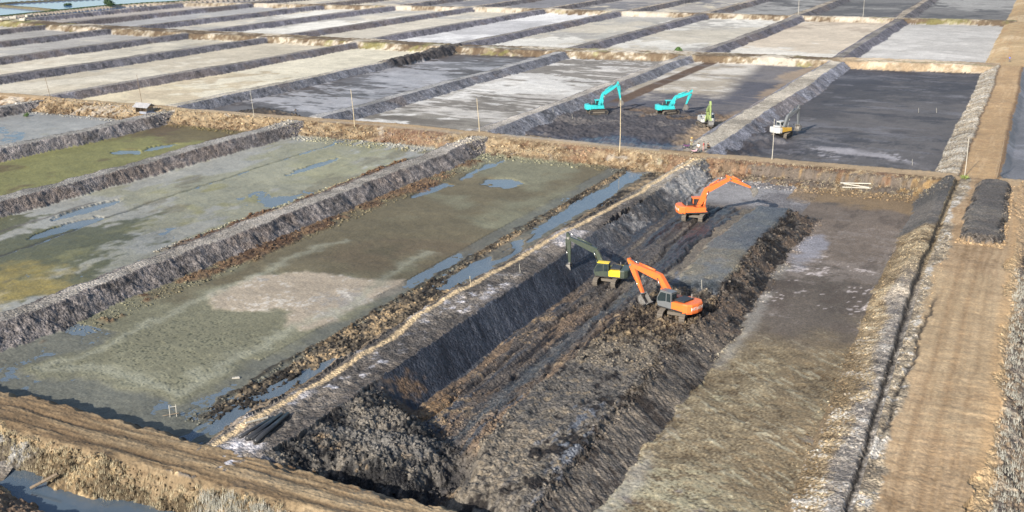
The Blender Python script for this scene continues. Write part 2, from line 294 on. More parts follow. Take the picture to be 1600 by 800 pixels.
    # fan of rubble
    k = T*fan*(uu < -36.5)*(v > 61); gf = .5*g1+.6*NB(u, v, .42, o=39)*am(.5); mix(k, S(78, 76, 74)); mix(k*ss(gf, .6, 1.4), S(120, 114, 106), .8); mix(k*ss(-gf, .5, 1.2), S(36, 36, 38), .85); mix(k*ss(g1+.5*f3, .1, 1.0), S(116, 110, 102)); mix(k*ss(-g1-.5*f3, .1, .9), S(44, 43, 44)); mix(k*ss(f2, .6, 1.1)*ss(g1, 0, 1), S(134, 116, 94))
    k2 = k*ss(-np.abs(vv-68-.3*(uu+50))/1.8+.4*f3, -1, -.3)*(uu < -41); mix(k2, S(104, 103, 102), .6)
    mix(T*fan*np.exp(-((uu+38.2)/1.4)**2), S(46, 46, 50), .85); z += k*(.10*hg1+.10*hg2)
    if True:
        k = T*(1-fan)*(uu < -45)*(v < 84); mix(k*ss(f3, 0, 1), S(150, 118, 80), .5)
    # ---------------- dikes along the ponds
    def dike(key, uf, wt, h, v0, v1, m, zt=0.0, face=None, top=None, run=3.3, wob=None):
        sag = NF(v, v*0+uf, 34, o=54); d = uu-(uf-wt/2)+.22*NF(v, v*0+uf, 60, o=55); hw = wt/2*(1+.12*sag)
        sl = h/run; ad = np.abs(d)-hw
        dz = zt-.07+.07*sag-np.maximum(ad, 0)*sl
        inz = m & (dz > z) & (v > v0-6) & (v < v1+6)
        streak = NG(u, v-.25*u, 7.0, 0.9, o=51); lump = NG(u, v, 1.6, o=52)
        nz = dz+np.where(ad > 0, (.02*streak*am(2)+.03*lump*am(2.5)+.10*hg1+.05*hg2+.04*f3), .04*f3+.05*hg1)
        z[inz] = np.maximum(nz, z-.05)[inz]
        if key not in RID: RID[key] = region('earth_dike', 'dike')
        rid[inz] = RID[key]
        fc = S(128, 122, 120) if face is None else face; tc = S(176, 168, 158) if top is None else top
        c[inz] = fc
        I = inz & (ad > -.25)
        fk = .35*streak*am(1.2)+.35*lump+.55*g1+.6*NB(u, v, .5, .6, o=53)*am(.6); mix(I*ss(fk, .2, 1.3), fc*1.45); mix(I*ss(-fk, .2, 1.3), fc*.52)
        mix(I*ss(f2, .5, 1.1), S(132, 116, 104), .4)
        Tt = inz & (ad <= -.25); mix(Tt*1.0, tc); mix(Tt*ss(f3+g2*.4, .3, 1.1), tc*1.25, .7); mix(Tt*ss(-f3-g2*.4, .5, 1.2), tc*.66, .8)
        ro[inz] = .85
        return inz
    for i, (uf, wt, h) in enumerate(ROW1[:-1]):
        dike(('d', 1, i), uf, wt, h, 60, 190, (row == 1), run=3.6 if i > 2 else 3.4, face=S(122, 116, 114) if i in (3, 4) else None, top=S(172, 165, 156) if i == 4 else S(160, 156, 150))
    for i, (uf, wt, h) in enumerate(ROW2):
        ft = {6: (S(130, 130, 136), S(188, 180, 166)), 9: (S(138, 138, 146), S(200, 190, 174)), 8: (S(136, 136, 142), S(190, 182, 172)), 7: (S(128, 128, 134), S(176, 174, 172))}.get(i, (S(122, 119, 124), S(150, 144, 138)))
        inz = dike(('d', 2, i), uf, wt, h, 180, 352, (row == 2), face=ft[0], top=ft[1], run=3.0)
        if i == 6:
            k = inz*ss(v, 276, 282); z += k*(.5+.3*g2); mix(k, S(70, 66, 66), .85)
    for i, (uf, wt, h) in enumerate(ROW3): dike(('d', 3, i), uf, wt, h, 320, 520, (row == 3), zt=.1, face=S(122, 119, 126), top=S(150, 144, 138), run=2.8)
    for i, (uf, wt, h) in enumerate(ROW4): dike(('d', 4, i), uf, wt, h, 430, 660, (row == 4), zt=.1, face=S(118, 114, 116), top=S(176, 164, 148), run=2.6)
    # the broad dike between the olive pond and the trench: trodden path, salt crust, crumbly edge
    upath = interp(v, [58, 66, 81, 101, 131, 156, 185], [-55.4, -55.5, -55.3, -56.0, -54.4, -53.0, -52.0])
    d3 = (row == 1) & (u > -60) & (u < -50.4)
    dz = np.where(u < upath-.8, 0-(upath-.8-uu)*.75, np.where(uu < -50.7, -.08, -9))
    lump = NG(u, v, 1.6, o=52)
    I = d3 & (dz > z)
    z[I] = (dz+.07*f3+.07*lump*am(1.4)*ss(np.abs(uu-upath), .4, 1.2))[I]
    k3 = ('d', 1, 99)
    if k3 not in RID: RID[k3] = region('earth_dike', 'dike')
    rid[I] = RID[k3]; rid[(row == 1) & (uu > -50.8) & (uu < -47.5) & (vv > 80)] = RID[k3]
    c[I] = S(134, 126, 118)
    mix(I*ss(f3+g2*.6, .3, 1.0), S(186, 182, 184)*1.0, .8*1.0); mix(I*ss(.5*g2+.5*g1+NF(u, v, 3.2, 7, o=71), .35, 1.1)*(1-ss(v, 104, 124))*ss(uu, -55.2, -54.2)*(1-ss(uu, -52.4, -51.6)), S(216, 214, 220), .9)
    mix(I*ss(-f3-g2*.5, .4, 1.2), S(86, 82, 80), .8); mix(I*ss(uu, -52.2, -51.2), S(96, 90, 86), .8)
    mix(I*ss(v, 150, 160), S(172, 162, 146), .6)
    p = I*np.exp(-((u-upath+.14*f3)/.40)**4); mix(p, S(226, 200, 160), 1.0)
    mix(I*(u < upath-.9), S(128, 112, 92), .7)
    # pale straw berm beside the road, with its crack and the shade painted into it
    if ('berm', 0) not in RID: RID[('berm', 0)] = region('earth_berm', 'dike'); RID[('berm', 1)] = region('mud_heap', 'mud'); RID[('bench', 0)] = region('mud_bench', 'mud'); RID[('cut', 0)] = region('trench', 'mud'); RID[('fan', 0)] = region('rubble_heap', 'mud')
    ub_ = uu-ushift
    B = (row == 1) & (ub_ > -13.5-.5*(v > 150)+.25*g2) & (u < -8.6+ushift)
    rid[B] = RID[('berm', 0)]
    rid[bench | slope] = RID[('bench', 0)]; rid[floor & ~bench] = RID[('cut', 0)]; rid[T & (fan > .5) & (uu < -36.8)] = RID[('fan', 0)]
    stb = NG(u, v+.9*u, 4.0, .55, o=81)
    fs = NB(u, v+.9*u, .45, .35, o=82)*am(.5)+.6*g1
    mix(B*1.0, S(164, 146, 118)); mix(B*ss(stb*.5+.6*fs, .2, 1.2), S(196, 180, 150)); mix(B*ss(-stb*.5-.6*fs, .2, 1.0), S(108, 92, 72)); mix(B*(1-ss(ub_+.6*f3, -13.2, -12.2)), S(128, 110, 84), .6)
    mix(B*ss(ub_+.5*f3, -11.6, -10.6)*(1-ss(v, 118, 140)), S(156, 152, 149), .7); mix(B*ss(ub_, -11.9, -10.9)*(1-ss(v, 118, 140))*ss(-stb-.4*g1, .2, 1), S(112, 108, 106), .7)
    mix(B*ss(stb*.6+.6*fs, .8, 1.4)*(1-ss(v, 80, 140)), S(204, 202, 200), .7)
    z += B*(.03*stb+.07*hg1+.03*hg2)*ss(ub_, -14, -13)
    k = (row == 1)*np.exp(-((uu-ushift+9.2)/(.24+.08*np.clip(f2, -1, 1)))**2)*(v < 186); mix(k, S(56, 53, 51), .9)  # shade of the steep drop put into the crack's colour
    k = B*ss(v+.8*f2, 152, 154)*(uu < -9.5); mix(k, S(98, 94, 90)); mix(k*ss(f3, .3, 1), S(112, 106, 100)); rid[k > .5] = RID[('berm', 1)]; z += k*.1
    # ---------------- road and its verge
    if 'road' not in RID: RID['road'] = region('dirt_road', 'road'); RID['verge'] = region('road_verge', 'dike'); RID['mid'] = region('causeway', 'road'); RID['far'] = region('causeway', 'road'); RID['ff'] = region('causeway', 'road'); RID['bot'] = region('dirt_track', 'road'); RID['heap2'] = region('mud_heap', 'mud'); RID['canalbank'] = region('canal_bank', 'dike'); RID['rb2'] = region('earth_berm', 'dike'); RID['veg'] = region('green_bank', 'dike'); RID['pit'] = region('pond_bed', 'bed')
    def setreg(m_, zz, key, cc=None):
        z[m_] = zz[m_] if hasattr(zz, '__len__') else zz
        rid[m_] = RID[key]
        if cc is not None: c[m_] = cc
    # right of the road in row 1
    RV = (u > .4+.35*f3+.12*g1) & (v < 186) & (v > 40)
    setreg(RV, interp(uu, [.4, 1.6, 3.5, 8, 60], [0, -.35, -1.3, -1.5, -1.5])+.18*f3+.12*hg2+.08*hg1, 'verge', S(138, 122, 104))
    stv = NG(u+.35*v, v, .7, 3.0, o=83)
    mix(RV*ss(stv, .2, 1), S(108, 100, 94)); mix(RV*ss(-stv, .6, 1.2), S(66, 60, 58)); mix(RV*ss(g1, .9, 1.5), S(190, 176, 156), .7); mix(RV*(1-ss(uu, .6, 1.8)), S(204, 176, 136), .8)
    mix(RV*ss(v+5*f2, 140, 156), S(190, 162, 128), .85)
    RD = (u > -8.7+ushift) & ~(u > .4+.35*f3+.12*g1) & (v < VM+2) & (v > 40)
    rr = NG(u, v, 0.6, 14, o=84); wash = NG(u, v, 5, 0.8, o=85)
    setreg(RD, 0.02*rr+.015*wash*am(.8)+.03*f3+.02*hg1, 'road', S(178, 153, 122))
    mix(RD*ss(rr+.3*f2, .3, 1.3), S(166, 140, 108), .7); mix(RD*ss(-rr, .4, 1.4), S(190, 166, 134), .7); mix(RD*ss(wash+.5*g2, .7, 1.7), S(154, 129, 98), .55); mix(RD*ss(f2, .3, 1.2), S(186, 164, 132), .6); mix(RD*ss(-f2-.5*g1, .8, 1.5), S(144, 120, 92), .65); mix(RD*ss(uu, -.6, .4), S(190, 158, 118), .7)
    k = RD*np.exp(-((u+3.2+.2*f1)/.35)**2)+RD*np.exp(-((u+5.0+.2*f1)/.3)**2); mix(k, S(150, 124, 94), .6); z -= .06*k
    for q in (-5.9, -4.3, -2.3, -1.3, -.4):
        k = RD*np.exp(-((u-q+.35*f1)/.22)**2)*ss(NF(u, v, 5, 50, o=88+q), -.4, .6); mix(k, S(142, 118, 90), .35); z -= .03*k
    k = RD*(1-ss(uu-.6*ushift+.35*f3, -7.7, -7.1)); mix(k, S(178, 164, 142)); mix(k*ss(g1+f3*.6, .3, 1), S(200, 196, 190), .8); mix(k*ss(-g1-f3*.3, .3, 1), S(120, 110, 98), .7); z += k*(.08*g2+.06*hg1); rid[k > .6] = RID['verge']
    for q, vlo, vhi in ((-7.35, 66, 128), (-7.0, 60, 84)):
        k = RD*np.exp(-((uu-q-.3*f2)/.18)**2)*ss(v, vlo, vlo+8)*(1-ss(v, vhi-8, vhi))*ss(f2, -.8, 0); mix(k, S(56, 54, 54), .85); z -= .18*k
    # second row: the road goes on between the dark pond and the grey one on the right
    R2 = (row == 2) & (u > -15)
    zz = interp(uu-.0, [-15, -13.4, -10.6, -9.6, -9.0, -3.7, -2.9, -1.7, 60], [-1.7, -1.6, -.1, .1, -.05, 0, -.3, -1.3, -1.4])+.04*f3
    setreg(R2 & (uu > -13.6), zz, 'road', S(190, 158, 116))
    k = R2*(uu > -9)*(uu < -3.5)*1.0; mix(k*ss(wash, .3, 1.3), S(174, 140, 102), .6); mix(k*ss(-rr, .5, 1.3), S(204, 174, 134), .6)
    k = R2*(uu > -13.6)*(uu < -9.1); rid[k > 0] = RID['rb2']; mix(k, S(186, 172, 150)); mix(k*ss(stb, .1, 1), S(212, 204, 190)); mix(k*ss(-stb-.4, .1, 1), S(128, 114, 96)); z += k*(.15*hg2+.1*stb)
    mix(R2*np.exp(-((uu+9.1)/.25)**2), S(112, 90, 66), .8); mix(R2*np.exp(-((uu+3.2)/.4)**2), S(120, 90, 60), .8)
    k = R2*(uu > -2.9); rid[k > 0] = RID['pit']; mix(k, S(120, 120, 124)); mix(k*ss(NF(u, v, 12, 5, o=87), .2, .9), S(142, 142, 148))
    R3 = (row >= 3) & (u > -15)
    zz = interp(uu, [-15, -13, -10, 6, 9, 60], [-1.6, -1.0, 0, 0, -.8, -1.2])
    setreg(R3 & (uu > -14), zz+.06*f3, 'road', S(190, 164, 126)); k = R3*(uu > -14); mix(k*ss(f2, .2, 1), S(208, 186, 152), .7); mix(k*ss(-rr, .2, 1), S(186, 152, 112), .6)
    # ---------------- cross causeways
    bb = v-VM
    lumpb = NF(u, v, 7, o=91)
    steep = (u > -47)*(u < -10)
    zf = np.where(steep, interp(bb, [-11, -9.0, -8.2, -5.5, -4.6, -3.5, 2.4, 4.6], [-2.2, -2.0, -1.7, -1.45, -.25, 0, 0, -2.0]),
                  interp(bb+.5*lumpb, [-12, -9.2, -3.2, -2.0, 2.2, 4.4, 5], [-2.4, -1.85, -.35, 0, 0, -1.7, -2.2]))
    Mm = (np.abs(bb) < 13) & (u < 40) & ((zf > z) | (np.abs(bb) < 2.5))
    Mm &= ~((u > -9.5) & (u < -3) & (bb > 0)); Mm &= ~((u > -8.7) & (u < .5) & (bb < 0))
    edge_n = (.16*hg2+.10*hg1+.16*lumpb)*ss(np.abs(bb), 1.6, 3.2)
    setreg(Mm, zf+edge_n+.03*f3, 'mid', S(150, 128, 100))
    mix(Mm*ss(g1+.6*lumpb, .2, 1.0), S(178, 158, 128), .8); mix(Mm*ss(-g1-.6*lumpb, .2, 1.0), S(104, 84, 64), .85); mix(Mm*ss(g2+f2, 1.2, 2.0), S(188, 178, 164), .8)
    mix(Mm*ss(NF(u, v, 18, o=92), .5, 1.2)*(u > -125)*(bb < -2), S(136, 104, 84), .6)
    k = Mm*(1-ss(np.abs(bb+.3*lumpb), 1.5, 2.3)); mix(k, S(188, 163, 130)); mix(k*ss(f2, .2, 1), S(172, 146, 112), .6)
    k = Mm*steep*(bb < -3.9)*(bb > -9); sc_ = NF(u, v, 9, 30, o=93)+.3*g2; mix(k*ss(sc_, -.3, .1), S(112, 105, 98), .85); mix(k*ss(sc_, .7, 1.2), S(168, 138, 94), .8); mix(k*ss(g1+.4*f3, .4, 1), S(84, 74, 64), .7)
    k = Mm*ss(f2+g2*.4, 1.0, 1.6)*(u > -60)*(bb < -2)*(bb > -6); mix(k, S(150, 146, 80), .7)
    mix(Mm*(bb < -8.6)*(u < -50), S(92, 80, 66), .6)
    for (vc, key, hw, cc) in ((VF, 'far', 5.0, S(150, 136, 114)), (VFF, 'ff', 3.2, S(172, 158, 136))):
        bb = v-vc
        zf = .1-np.maximum(np.abs(bb+.4*lumpb)-hw, 0)*.5
        Fm = (np.abs(bb) < 12) & (zf > z) & (u < -9.5)
        setreg(Fm, zf+.09*f3+.14*hg2+.10*lumpb*am(4), key, cc)
        mix(Fm*ss(f3+g2*.8, .2, 1.1), S(204, 194, 178), .85); mix(Fm*ss(-f3-g2*.8, .0, 1.0), S(112, 94, 76), .85); mix(Fm*ss(f2, .8, 1.4), S(142, 140, 84), .6)
        if key == 'far': mix(Fm*ss(u, -60, -50), S(204, 180, 148), .5); mix(Fm*ss(u, -52, -45)*(np.abs(bb+2.5) < .7), S(128, 124, 76), .7)
    # ---------------- near-left track, its bank and the canal
    bl = v-57+.004*0
    Bt = (v < 63.2) & (u < -20)
    zb = interp(vv, [20, 44, 48.0, 50.2, 50.9, 52.6, 53.2, 55.2, 56.0, 60.2, 62.6, 64], [-.6, -.6, -.7, -1.6, -2.7, -2.7, -1.7, -.25, 0, 0, -1.9, -2.8])
    Bt &= (zb > z) | (v < 56)
    setreg(Bt, zb+(.05*f3+.04*hg1)+(.16*f3+.14*hg2+.10*hg1)*ss(-v, -56.4, -55.2), 'bot', S(152, 132, 104))
    rb = NG(u, v+.02*u, 12, .7, o=95)
    k = Bt*(v > 55.0); mix(k*ss(rb+.5*f3, .1, 1.3), S(124, 104, 80), .8); mix(k*ss(-rb-.5*f3, .3, 1.4), S(178, 158, 128), .8); mix(k*ss(f2+g1*.4, .7, 1.4), S(124, 98, 72), .7); z -= k*.025*rb
    mix(k*ss(vv, 60.0, 61.0), S(116, 92, 68), .85)
    k = Bt*(v > 54.6)*np.maximum(np.exp(-((v-58.8+.3*f2)/.35)**2), np.exp(-((v-56.9+.3*f2)/.35)**2)); mix(k, S(104, 86, 66), .65); z -= .07*k
    k = Bt*(v <= 55.4+.5*f3); rid[k > 0] = RID['canalbank']; mix(k, S(142, 122, 94)); mix(k*ss(g1+f3, .2, 1), S(182, 160, 124), .8); mix(k*ss(-u+1.5*f2, 66, 68)*ss(v, 52.8, 53.4)*(v < 55.2), S(166, 166, 164), .85); mix(k*ss(-g1-f3, .1, 1), S(96, 84, 66), .85); mix(k*ss(f2, .3, 1.0)*(v < 54.6), S(168, 170, 160), .7); mix(k*(1-ss(v, 49.6, 50.4)), S(132, 112, 96), .8)
    mix(Bt*(vv > 61.2)*1.0, S(70, 66, 62), .7)
    # ---------------- dark heap on the road
    H2 = np.minimum.reduce([(uu+6.3-.02*(v-150)*0), (-.9-uu), (v+.5*f2-148.4)*.9, (185.6-v-.35*f2-ss(-u, 3.5, 6)*1.5)*.9])
    k = (v < 188) & (v > 146) & (u > -8) & (u < .5)
    q1 = np.maximum(np.abs(u+3.6)-2.6+2.3, 0); q2 = np.maximum(np.abs(v-167)-18.9+2.6, 0); H2 = 2.3-np.hypot(q1, q2*.88)+.13*f3+.10*g2+.1*g1; zh = .95*np.sqrt(np.clip(H2/1.1, 0, 1))+.07*f3+.05*f2+.10*hg1-.02
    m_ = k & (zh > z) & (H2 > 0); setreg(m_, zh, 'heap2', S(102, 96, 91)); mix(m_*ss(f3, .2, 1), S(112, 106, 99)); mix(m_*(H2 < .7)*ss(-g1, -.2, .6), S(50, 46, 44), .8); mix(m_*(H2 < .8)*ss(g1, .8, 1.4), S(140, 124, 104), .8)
    # heap of black spoil by the causeway, far left-centre
    q = np.exp(-(((u+155)/7)**2+((v-196)/4.0)**2)*1.3)*1.5+.25*hg2; m_ = (q > .35) & (v > VM+2.0) & (np.abs(u+155) < 13) & (v < 204)
    k = m_ & (q-1.8 > z-.2); z[k] = np.maximum(q-1.7, z)[k]; mix(k*1.0, S(76, 70, 64)); mix(k*ss(g2, .3, 1), S(120, 106, 90))
    # ---------------- far left: green bank and blue fish ponds
    ub = interp(v, [300, 345, 415, 461, 700], [-410, -413, -418, -405, -340])
    k = (u < ub+4)
    if k.any():
        dd = ub-u
        zz = interp(dd, [-4, -1, 4, 7, 14], [-.8, .2, .3, -1.5, -1.9])
        zz = np.where(dd > 14, -1.9+1.9*(np.exp(-(((dd-14) % 62-54)/2.2)**2)), zz)
        zz = np.maximum(zz, np.where(dd > 7, -1.9+1.9*np.exp(-(((v+.2*u) % 120-60)/2.5)**2), -9))
        setreg(k, zz+.05*f3, 'veg', S(120, 114, 92)); mix(k*(zz > -.9)*(dd > -2)*(dd < 12), S(58, 78, 36), .95); mix(k*(dd < -1), S(196, 180, 160))
    # overall unevenness of colour
    c *= (1+.07*f1[:, None]+.05*f3[:, None])*(1+.06*np.clip(g1, -2, 2)[:, None])
    np.clip(c, .012, .80, out=c)
    return z, rid, c, np.clip(ro, .15, 1)
RID = {}
ISLAND = [(-84.0, 92.5), (-83.5, 101.0), (-78.0, 105.5), (-71, 105.0), (-67.0, 107.0), (-64.6, 105.0), (-65.2, 99.0), (-65.4, 92.5), (-66.8, 87.3), (-69.5, 88.5), (-72.5, 92.2), (-76.8, 89.5), (-80.0, 89.0)]
def poly_sd(u, v, P):
    d = np.full(u.size, 1e9); ins = np.zeros(u.size, bool)
    near = (u > -90) & (u < -58) & (v > 80) & (v < 116); pu = u[near]; pv = v[near]; dn = d[near]; inn = ins[near]
    for (x0, y0), (x1, y1) in zip(P, P[1:]+P[:1]):
        ex, ey = x1-x0, y1-y0; t = np.clip(((pu-x0)*ex+(pv-y0)*ey)/(ex*ex+ey*ey), 0, 1)
        dn = np.minimum(dn, np.hypot(pu-x0-t*ex, pv-y0-t*ey)); cr = ((y0 > pv) != (y1 > pv)) & (pu < (x1-x0)*(pv-y0)/((y1-y0) or 1e-9)+x0); inn ^= cr
    d[near] = np.where(inn, -dn, dn); return d

# ------------------------------------------------------------------ materials
MATS = {}
def ground_mat(name, bump, scale, rough_add=0.0, colvar=.22, cell=6.0, cellvar=.2, cellbump=.5):
    m = bpy.data.materials.new(name); m.use_nodes = True; n = m.node_tree; L = n.links.new
    b = n.nodes['Principled BSDF']
    at = n.nodes.new('ShaderNodeAttribute'); at.attribute_name = 'albedo'
    geo = n.nodes.new('ShaderNodeNewGeometry')
    n1 = n.nodes.new('ShaderNodeTexNoise'); n1.inputs['Scale'].default_value = scale; n1.inputs['Detail'].default_value = 5; n1.inputs['Roughness'].default_value = .75
    n2 = n.nodes.new('ShaderNodeTexNoise'); n2.inputs['Scale'].default_value = scale*.23; n2.inputs['Detail'].default_value = 4
    L(geo.outputs['Position'], n1.inputs['Vector']); L(geo.outputs['Position'], n2.inputs['Vector'])
    mr = n.nodes.new('ShaderNodeMapRange'); mr.inputs['From Min'].default_value = .33; mr.inputs['From Max'].default_value = .67
    mr.inputs['To Min'].default_value = 1-colvar; mr.inputs['To Max'].default_value = 1+colvar
    L(n1.outputs['Fac'], mr.inputs['Value'])
    vo = n.nodes.new('ShaderNodeTexVoronoi'); vo.inputs['Scale'].default_value = cell; vo.inputs['Randomness'].default_value = 1.0
    wn = n.nodes.new('ShaderNodeVectorMath'); wn.operation = 'MULTIPLY_ADD'; wn.inputs[1].default_value = (.35, .35, .35)
    L(n2.outputs['Color'], wn.inputs[0]); L(geo.outputs['Position'], wn.inputs[2]); L(wn.outputs[0], vo.inputs['Vector'])
    sep = n.nodes.new('ShaderNodeSeparateColor'); L(vo.outputs['Color'], sep.inputs[0])
    m2 = n.nodes.new('ShaderNodeMapRange'); m2.inputs['To Min'].default_value = 1-cellvar; m2.inputs['To Max'].default_value = 1+cellvar; L(sep.outputs[0], m2.inputs['Value'])
    mm = n.nodes.new('ShaderNodeMath'); mm.operation = 'MULTIPLY'; L(mr.outputs[0], mm.inputs[0]); L(m2.outputs[0], mm.inputs[1])
    vm = n.nodes.new('ShaderNodeVectorMath'); vm.operation = 'SCALE'
    L(at.outputs['Color'], vm.inputs[0]); L(mm.outputs[0], vm.inputs['Scale']); L(vm.outputs[0], b.inputs['Base Color'])
    ma = n.nodes.new('ShaderNodeMath'); ma.operation = 'ADD'; ma.inputs[1].default_value = rough_add
    L(at.outputs['Alpha'], ma.inputs[0]); L(ma.outputs[0], b.inputs['Roughness'])
    b.inputs['Specular IOR Level'].default_value = .2
    bu = n.nodes.new('ShaderNodeBump'); bu.inputs['Strength'].default_value = 1.0; bu.inputs['Distance'].default_value = bump
    mx = n.nodes.new('ShaderNodeMath'); mx.operation = 'ADD'; L(n1.outputs['Fac'], mx.inputs[0]); L(n2.outputs['Fac'], mx.inputs[1])
    ms = n.nodes.new('ShaderNodeMath'); ms.operation = 'MULTIPLY_ADD'; ms.inputs[1].default_value = -cellbump; L(vo.outputs['Distance'], ms.inputs[0]); L(mx.outputs[0], ms.inputs[2]); L(ms.outputs[0], bu.inputs['Height']); L(bu.outputs[0], b.inputs['Normal'])
    MATS[name] = m; return m
ground_mat('bed', .03, 4.0, colvar=.26, cell=5.0, cellvar=.07, cellbump=.1)
ground_mat('dike', .12, 4.0, colvar=.32, cell=4.0, cellvar=.30, cellbump=.9)
ground_mat('mud', .09, 4.5, -.12, colvar=.34, cell=4.5, cellvar=.30, cellbump=.8)
ground_mat('mudbed', .05, 4.5, colvar=.28, cell=5.0, cellvar=.15, cellbump=.5)
ground_mat('road', .05, 3.5, colvar=.20, cell=4.0, cellvar=.10, cellbump=.3)

def simple(name, rgb, rough=.6, metal=0.0, var=.15, scale=4.0, bump=.0, spec=.5, dirt=None):
    if name in MATS: return MATS[name]
    m = bpy.data.materials.new(name); m.use_nodes = True; n = m.node_tree; L = n.links.new
    b = n.nodes['Principled BSDF']; b.inputs['Roughness'].default_value = rough; b.inputs['Metallic'].default_value = metal
    b.inputs['Specular IOR Level'].default_value = spec
    tc = n.nodes.new('ShaderNodeTexCoord'); ns = n.nodes.new('ShaderNodeTexNoise'); ns.inputs['Scale'].default_value = scale; ns.inputs['Detail'].default_value = 5
    L(tc.outputs['Object'], ns.inputs['Vector'])
    mr = n.nodes.new('ShaderNodeMapRange'); mr.inputs['From Min'].default_value = .3; mr.inputs['From Max'].default_value = .7; mr.inputs['To Min'].default_value = 0; mr.inputs['To Max'].default_value = 1
    L(ns.outputs['Fac'], mr.inputs['Value'])
    mx = n.nodes.new('ShaderNodeMix'); mx.data_type = 'RGBA'
    c1 = [max(0, x*(1-var)) for x in rgb]; c2 = [min(.95, x*(1+var)) for x in rgb]
    if dirt is not None:
        c1 = [a*.5+d*.5 for a, d in zip(rgb, dirt)]
    mx.inputs[6].default_value = (*c1, 1); mx.inputs[7].default_value = (*c2, 1)
    L(mr.outputs[0], mx.inputs[0]); L(mx.outputs[2], b.inputs['Base Color'])
    if bump:
        bu = n.nodes.new('ShaderNodeBump'); bu.inputs['Distance'].default_value = bump; L(ns.outputs['Fac'], bu.inputs['Height']); L(bu.outputs[0], b.inputs['Normal'])
    MATS[name] = m; return m

def water_mat(name, rgb, rip=.004, clear=0.0):
    m = bpy.data.materials.new(name); m.use_nodes = True; n = m.node_tree; L = n.links.new
    b = n.nodes['Principled BSDF']; b.inputs['Roughness'].default_value = .05; b.inputs['IOR'].default_value = 1.33
    b.inputs['Specular IOR Level'].default_value = 1.0
    geo = n.nodes.new('ShaderNodeNewGeometry'); ns = n.nodes.new('ShaderNodeTexNoise'); ns.inputs['Scale'].default_value = 1.6; ns.inputs['Detail'].default_value = 4
    n2 = n.nodes.new('ShaderNodeTexNoise'); n2.inputs['Scale'].default_value = .12; n2.inputs['Detail'].default_value = 3
    L(geo.outputs['Position'], ns.inputs['Vector']); L(geo.outputs['Position'], n2.inputs['Vector'])
    mx = n.nodes.new('ShaderNodeMix'); mx.data_type = 'RGBA'; mx.inputs[6].default_value = (*[x*.75 for x in rgb], 1); mx.inputs[7].default_value = (*[x*1.25 for x in rgb], 1)
    L(n2.outputs['Fac'], mx.inputs[0]); L(mx.outputs[2], b.inputs['Base Color'])
    bu = n.nodes.new('ShaderNodeBump'); bu.inputs['Distance'].default_value = rip; L(ns.outputs['Fac'], bu.inputs['Height']); L(bu.outputs[0], b.inputs['Normal'])
    if clear:
        tr = n.nodes.new('ShaderNodeBsdfTransparent'); ms = n.nodes.new('ShaderNodeMixShader'); ms.inputs[0].default_value = clear
        L(b.outputs[0], ms.inputs[1]); L(tr.outputs[0], ms.inputs[2]); L(ms.outputs[0], n.nodes['Material Output'].inputs['Surface'])
    MATS[name] = m; return m

# ------------------------------------------------------------------ the ground as one sheet, cut into its regions
def sheet(X, Y, keep=None, mindrop=0.0):
    """X, Y: 2-D arrays of world positions (rows, cols)"""
    nr, nc = X.shape
    u, v = UV(X.ravel(), Y.ravel())
    z, rid, c, ro = field(u, v)
    z = z-mindrop
    Z = z.reshape(nr, nc)
    P = np.stack([X, Y, Z], -1)
    dr = np.gradient(P, axis=0); dc = np.gradient(P, axis=1)
    Nn = np.cross(dc, dr); Nn /= np.linalg.norm(Nn, axis=-1, keepdims=True)+1e-12
    if Nn[..., 2].mean() < 0: Nn = -Nn
    flip = np.cross(dc[0, 0], dr[0, 0])[2] < 0
    idx = np.arange(nr*nc).reshape(nr, nc)
    q = np.stack([idx[:-1, :-1], idx[:-1, 1:], idx[1:, 1:], idx[1:, :-1]], -1).reshape(-1, 4)
    if flip: q = q[:, ::-1]
    fr = rid[q[:, 0]]
    if keep is not None:
        kk = keep.ravel()[q[:, 0]]; q = q[kk]; fr = fr[kk]
    return P.reshape(-1, 3), Nn.reshape(-1, 3), q, fr, c, ro
def emit(P, Nn, q, fr, c, ro, minfaces=1):
    out = {}
    for r in np.unique(fr):
        f = q[fr == r]
        if len(f) < minfaces: continue
        vi, inv = np.unique(f.ravel(), return_inverse=True)
        name, mat = REG[r]
        me = bpy.data.meshes.new(name)
        me.vertices.add(len(vi)); me.vertices.foreach_set('co', P[vi].astype(np.float32).ravel())
        me.loops.add(len(f)*4); me.loops.foreach_set('vertex_index', inv.astype(np.int32).ravel())
        me.polygons.add(len(f)); me.polygons.foreach_set('loop_start', np.arange(0, len(f)*4, 4, dtype=np.int32))
        me.update(calc_edges=True)
        me.polygons.foreach_set('use_smooth', np.ones(len(f), dtype=bool))
        a = me.color_attributes.new('albedo', 'FLOAT_COLOR', 'POINT')
        a.data.foreach_set('color', np.concatenate([c[vi], ro[vi][:, None]], 1).astype(np.float32).ravel())
        me.materials.append(MATS[mat])
        me.normals_split_custom_set_from_vertices(Nn[vi].astype(np.float32))
        o = bpy.data.objects.new(name, me); col.objects.link(o); o['kind'] = 'structure'
    return out
# fine sheet: a fan of ground reaching away from below the camera, rows and columns growing with distance
NC = 1160
py = np.concatenate([np.linspace(905, 200, 560)[:-1], np.linspace(200, -30, 470)])                 # spacing law of the rows
aa = PITCH+np.arctan((py-400)/1700.0)
Yr = CAM_H/np.tan(aa)
sc = np.linspace(-.60, .60, NC)
X = Yr[:, None]*sc[None, :]; Y = np.repeat(Yr[:, None], NC, 1)
data = sheet(X, Y)
# merge tiny shreds of a region into the neighbour: skip regions with few faces
emit(*data)
print('terrain', round(time.time()-T0, 1))
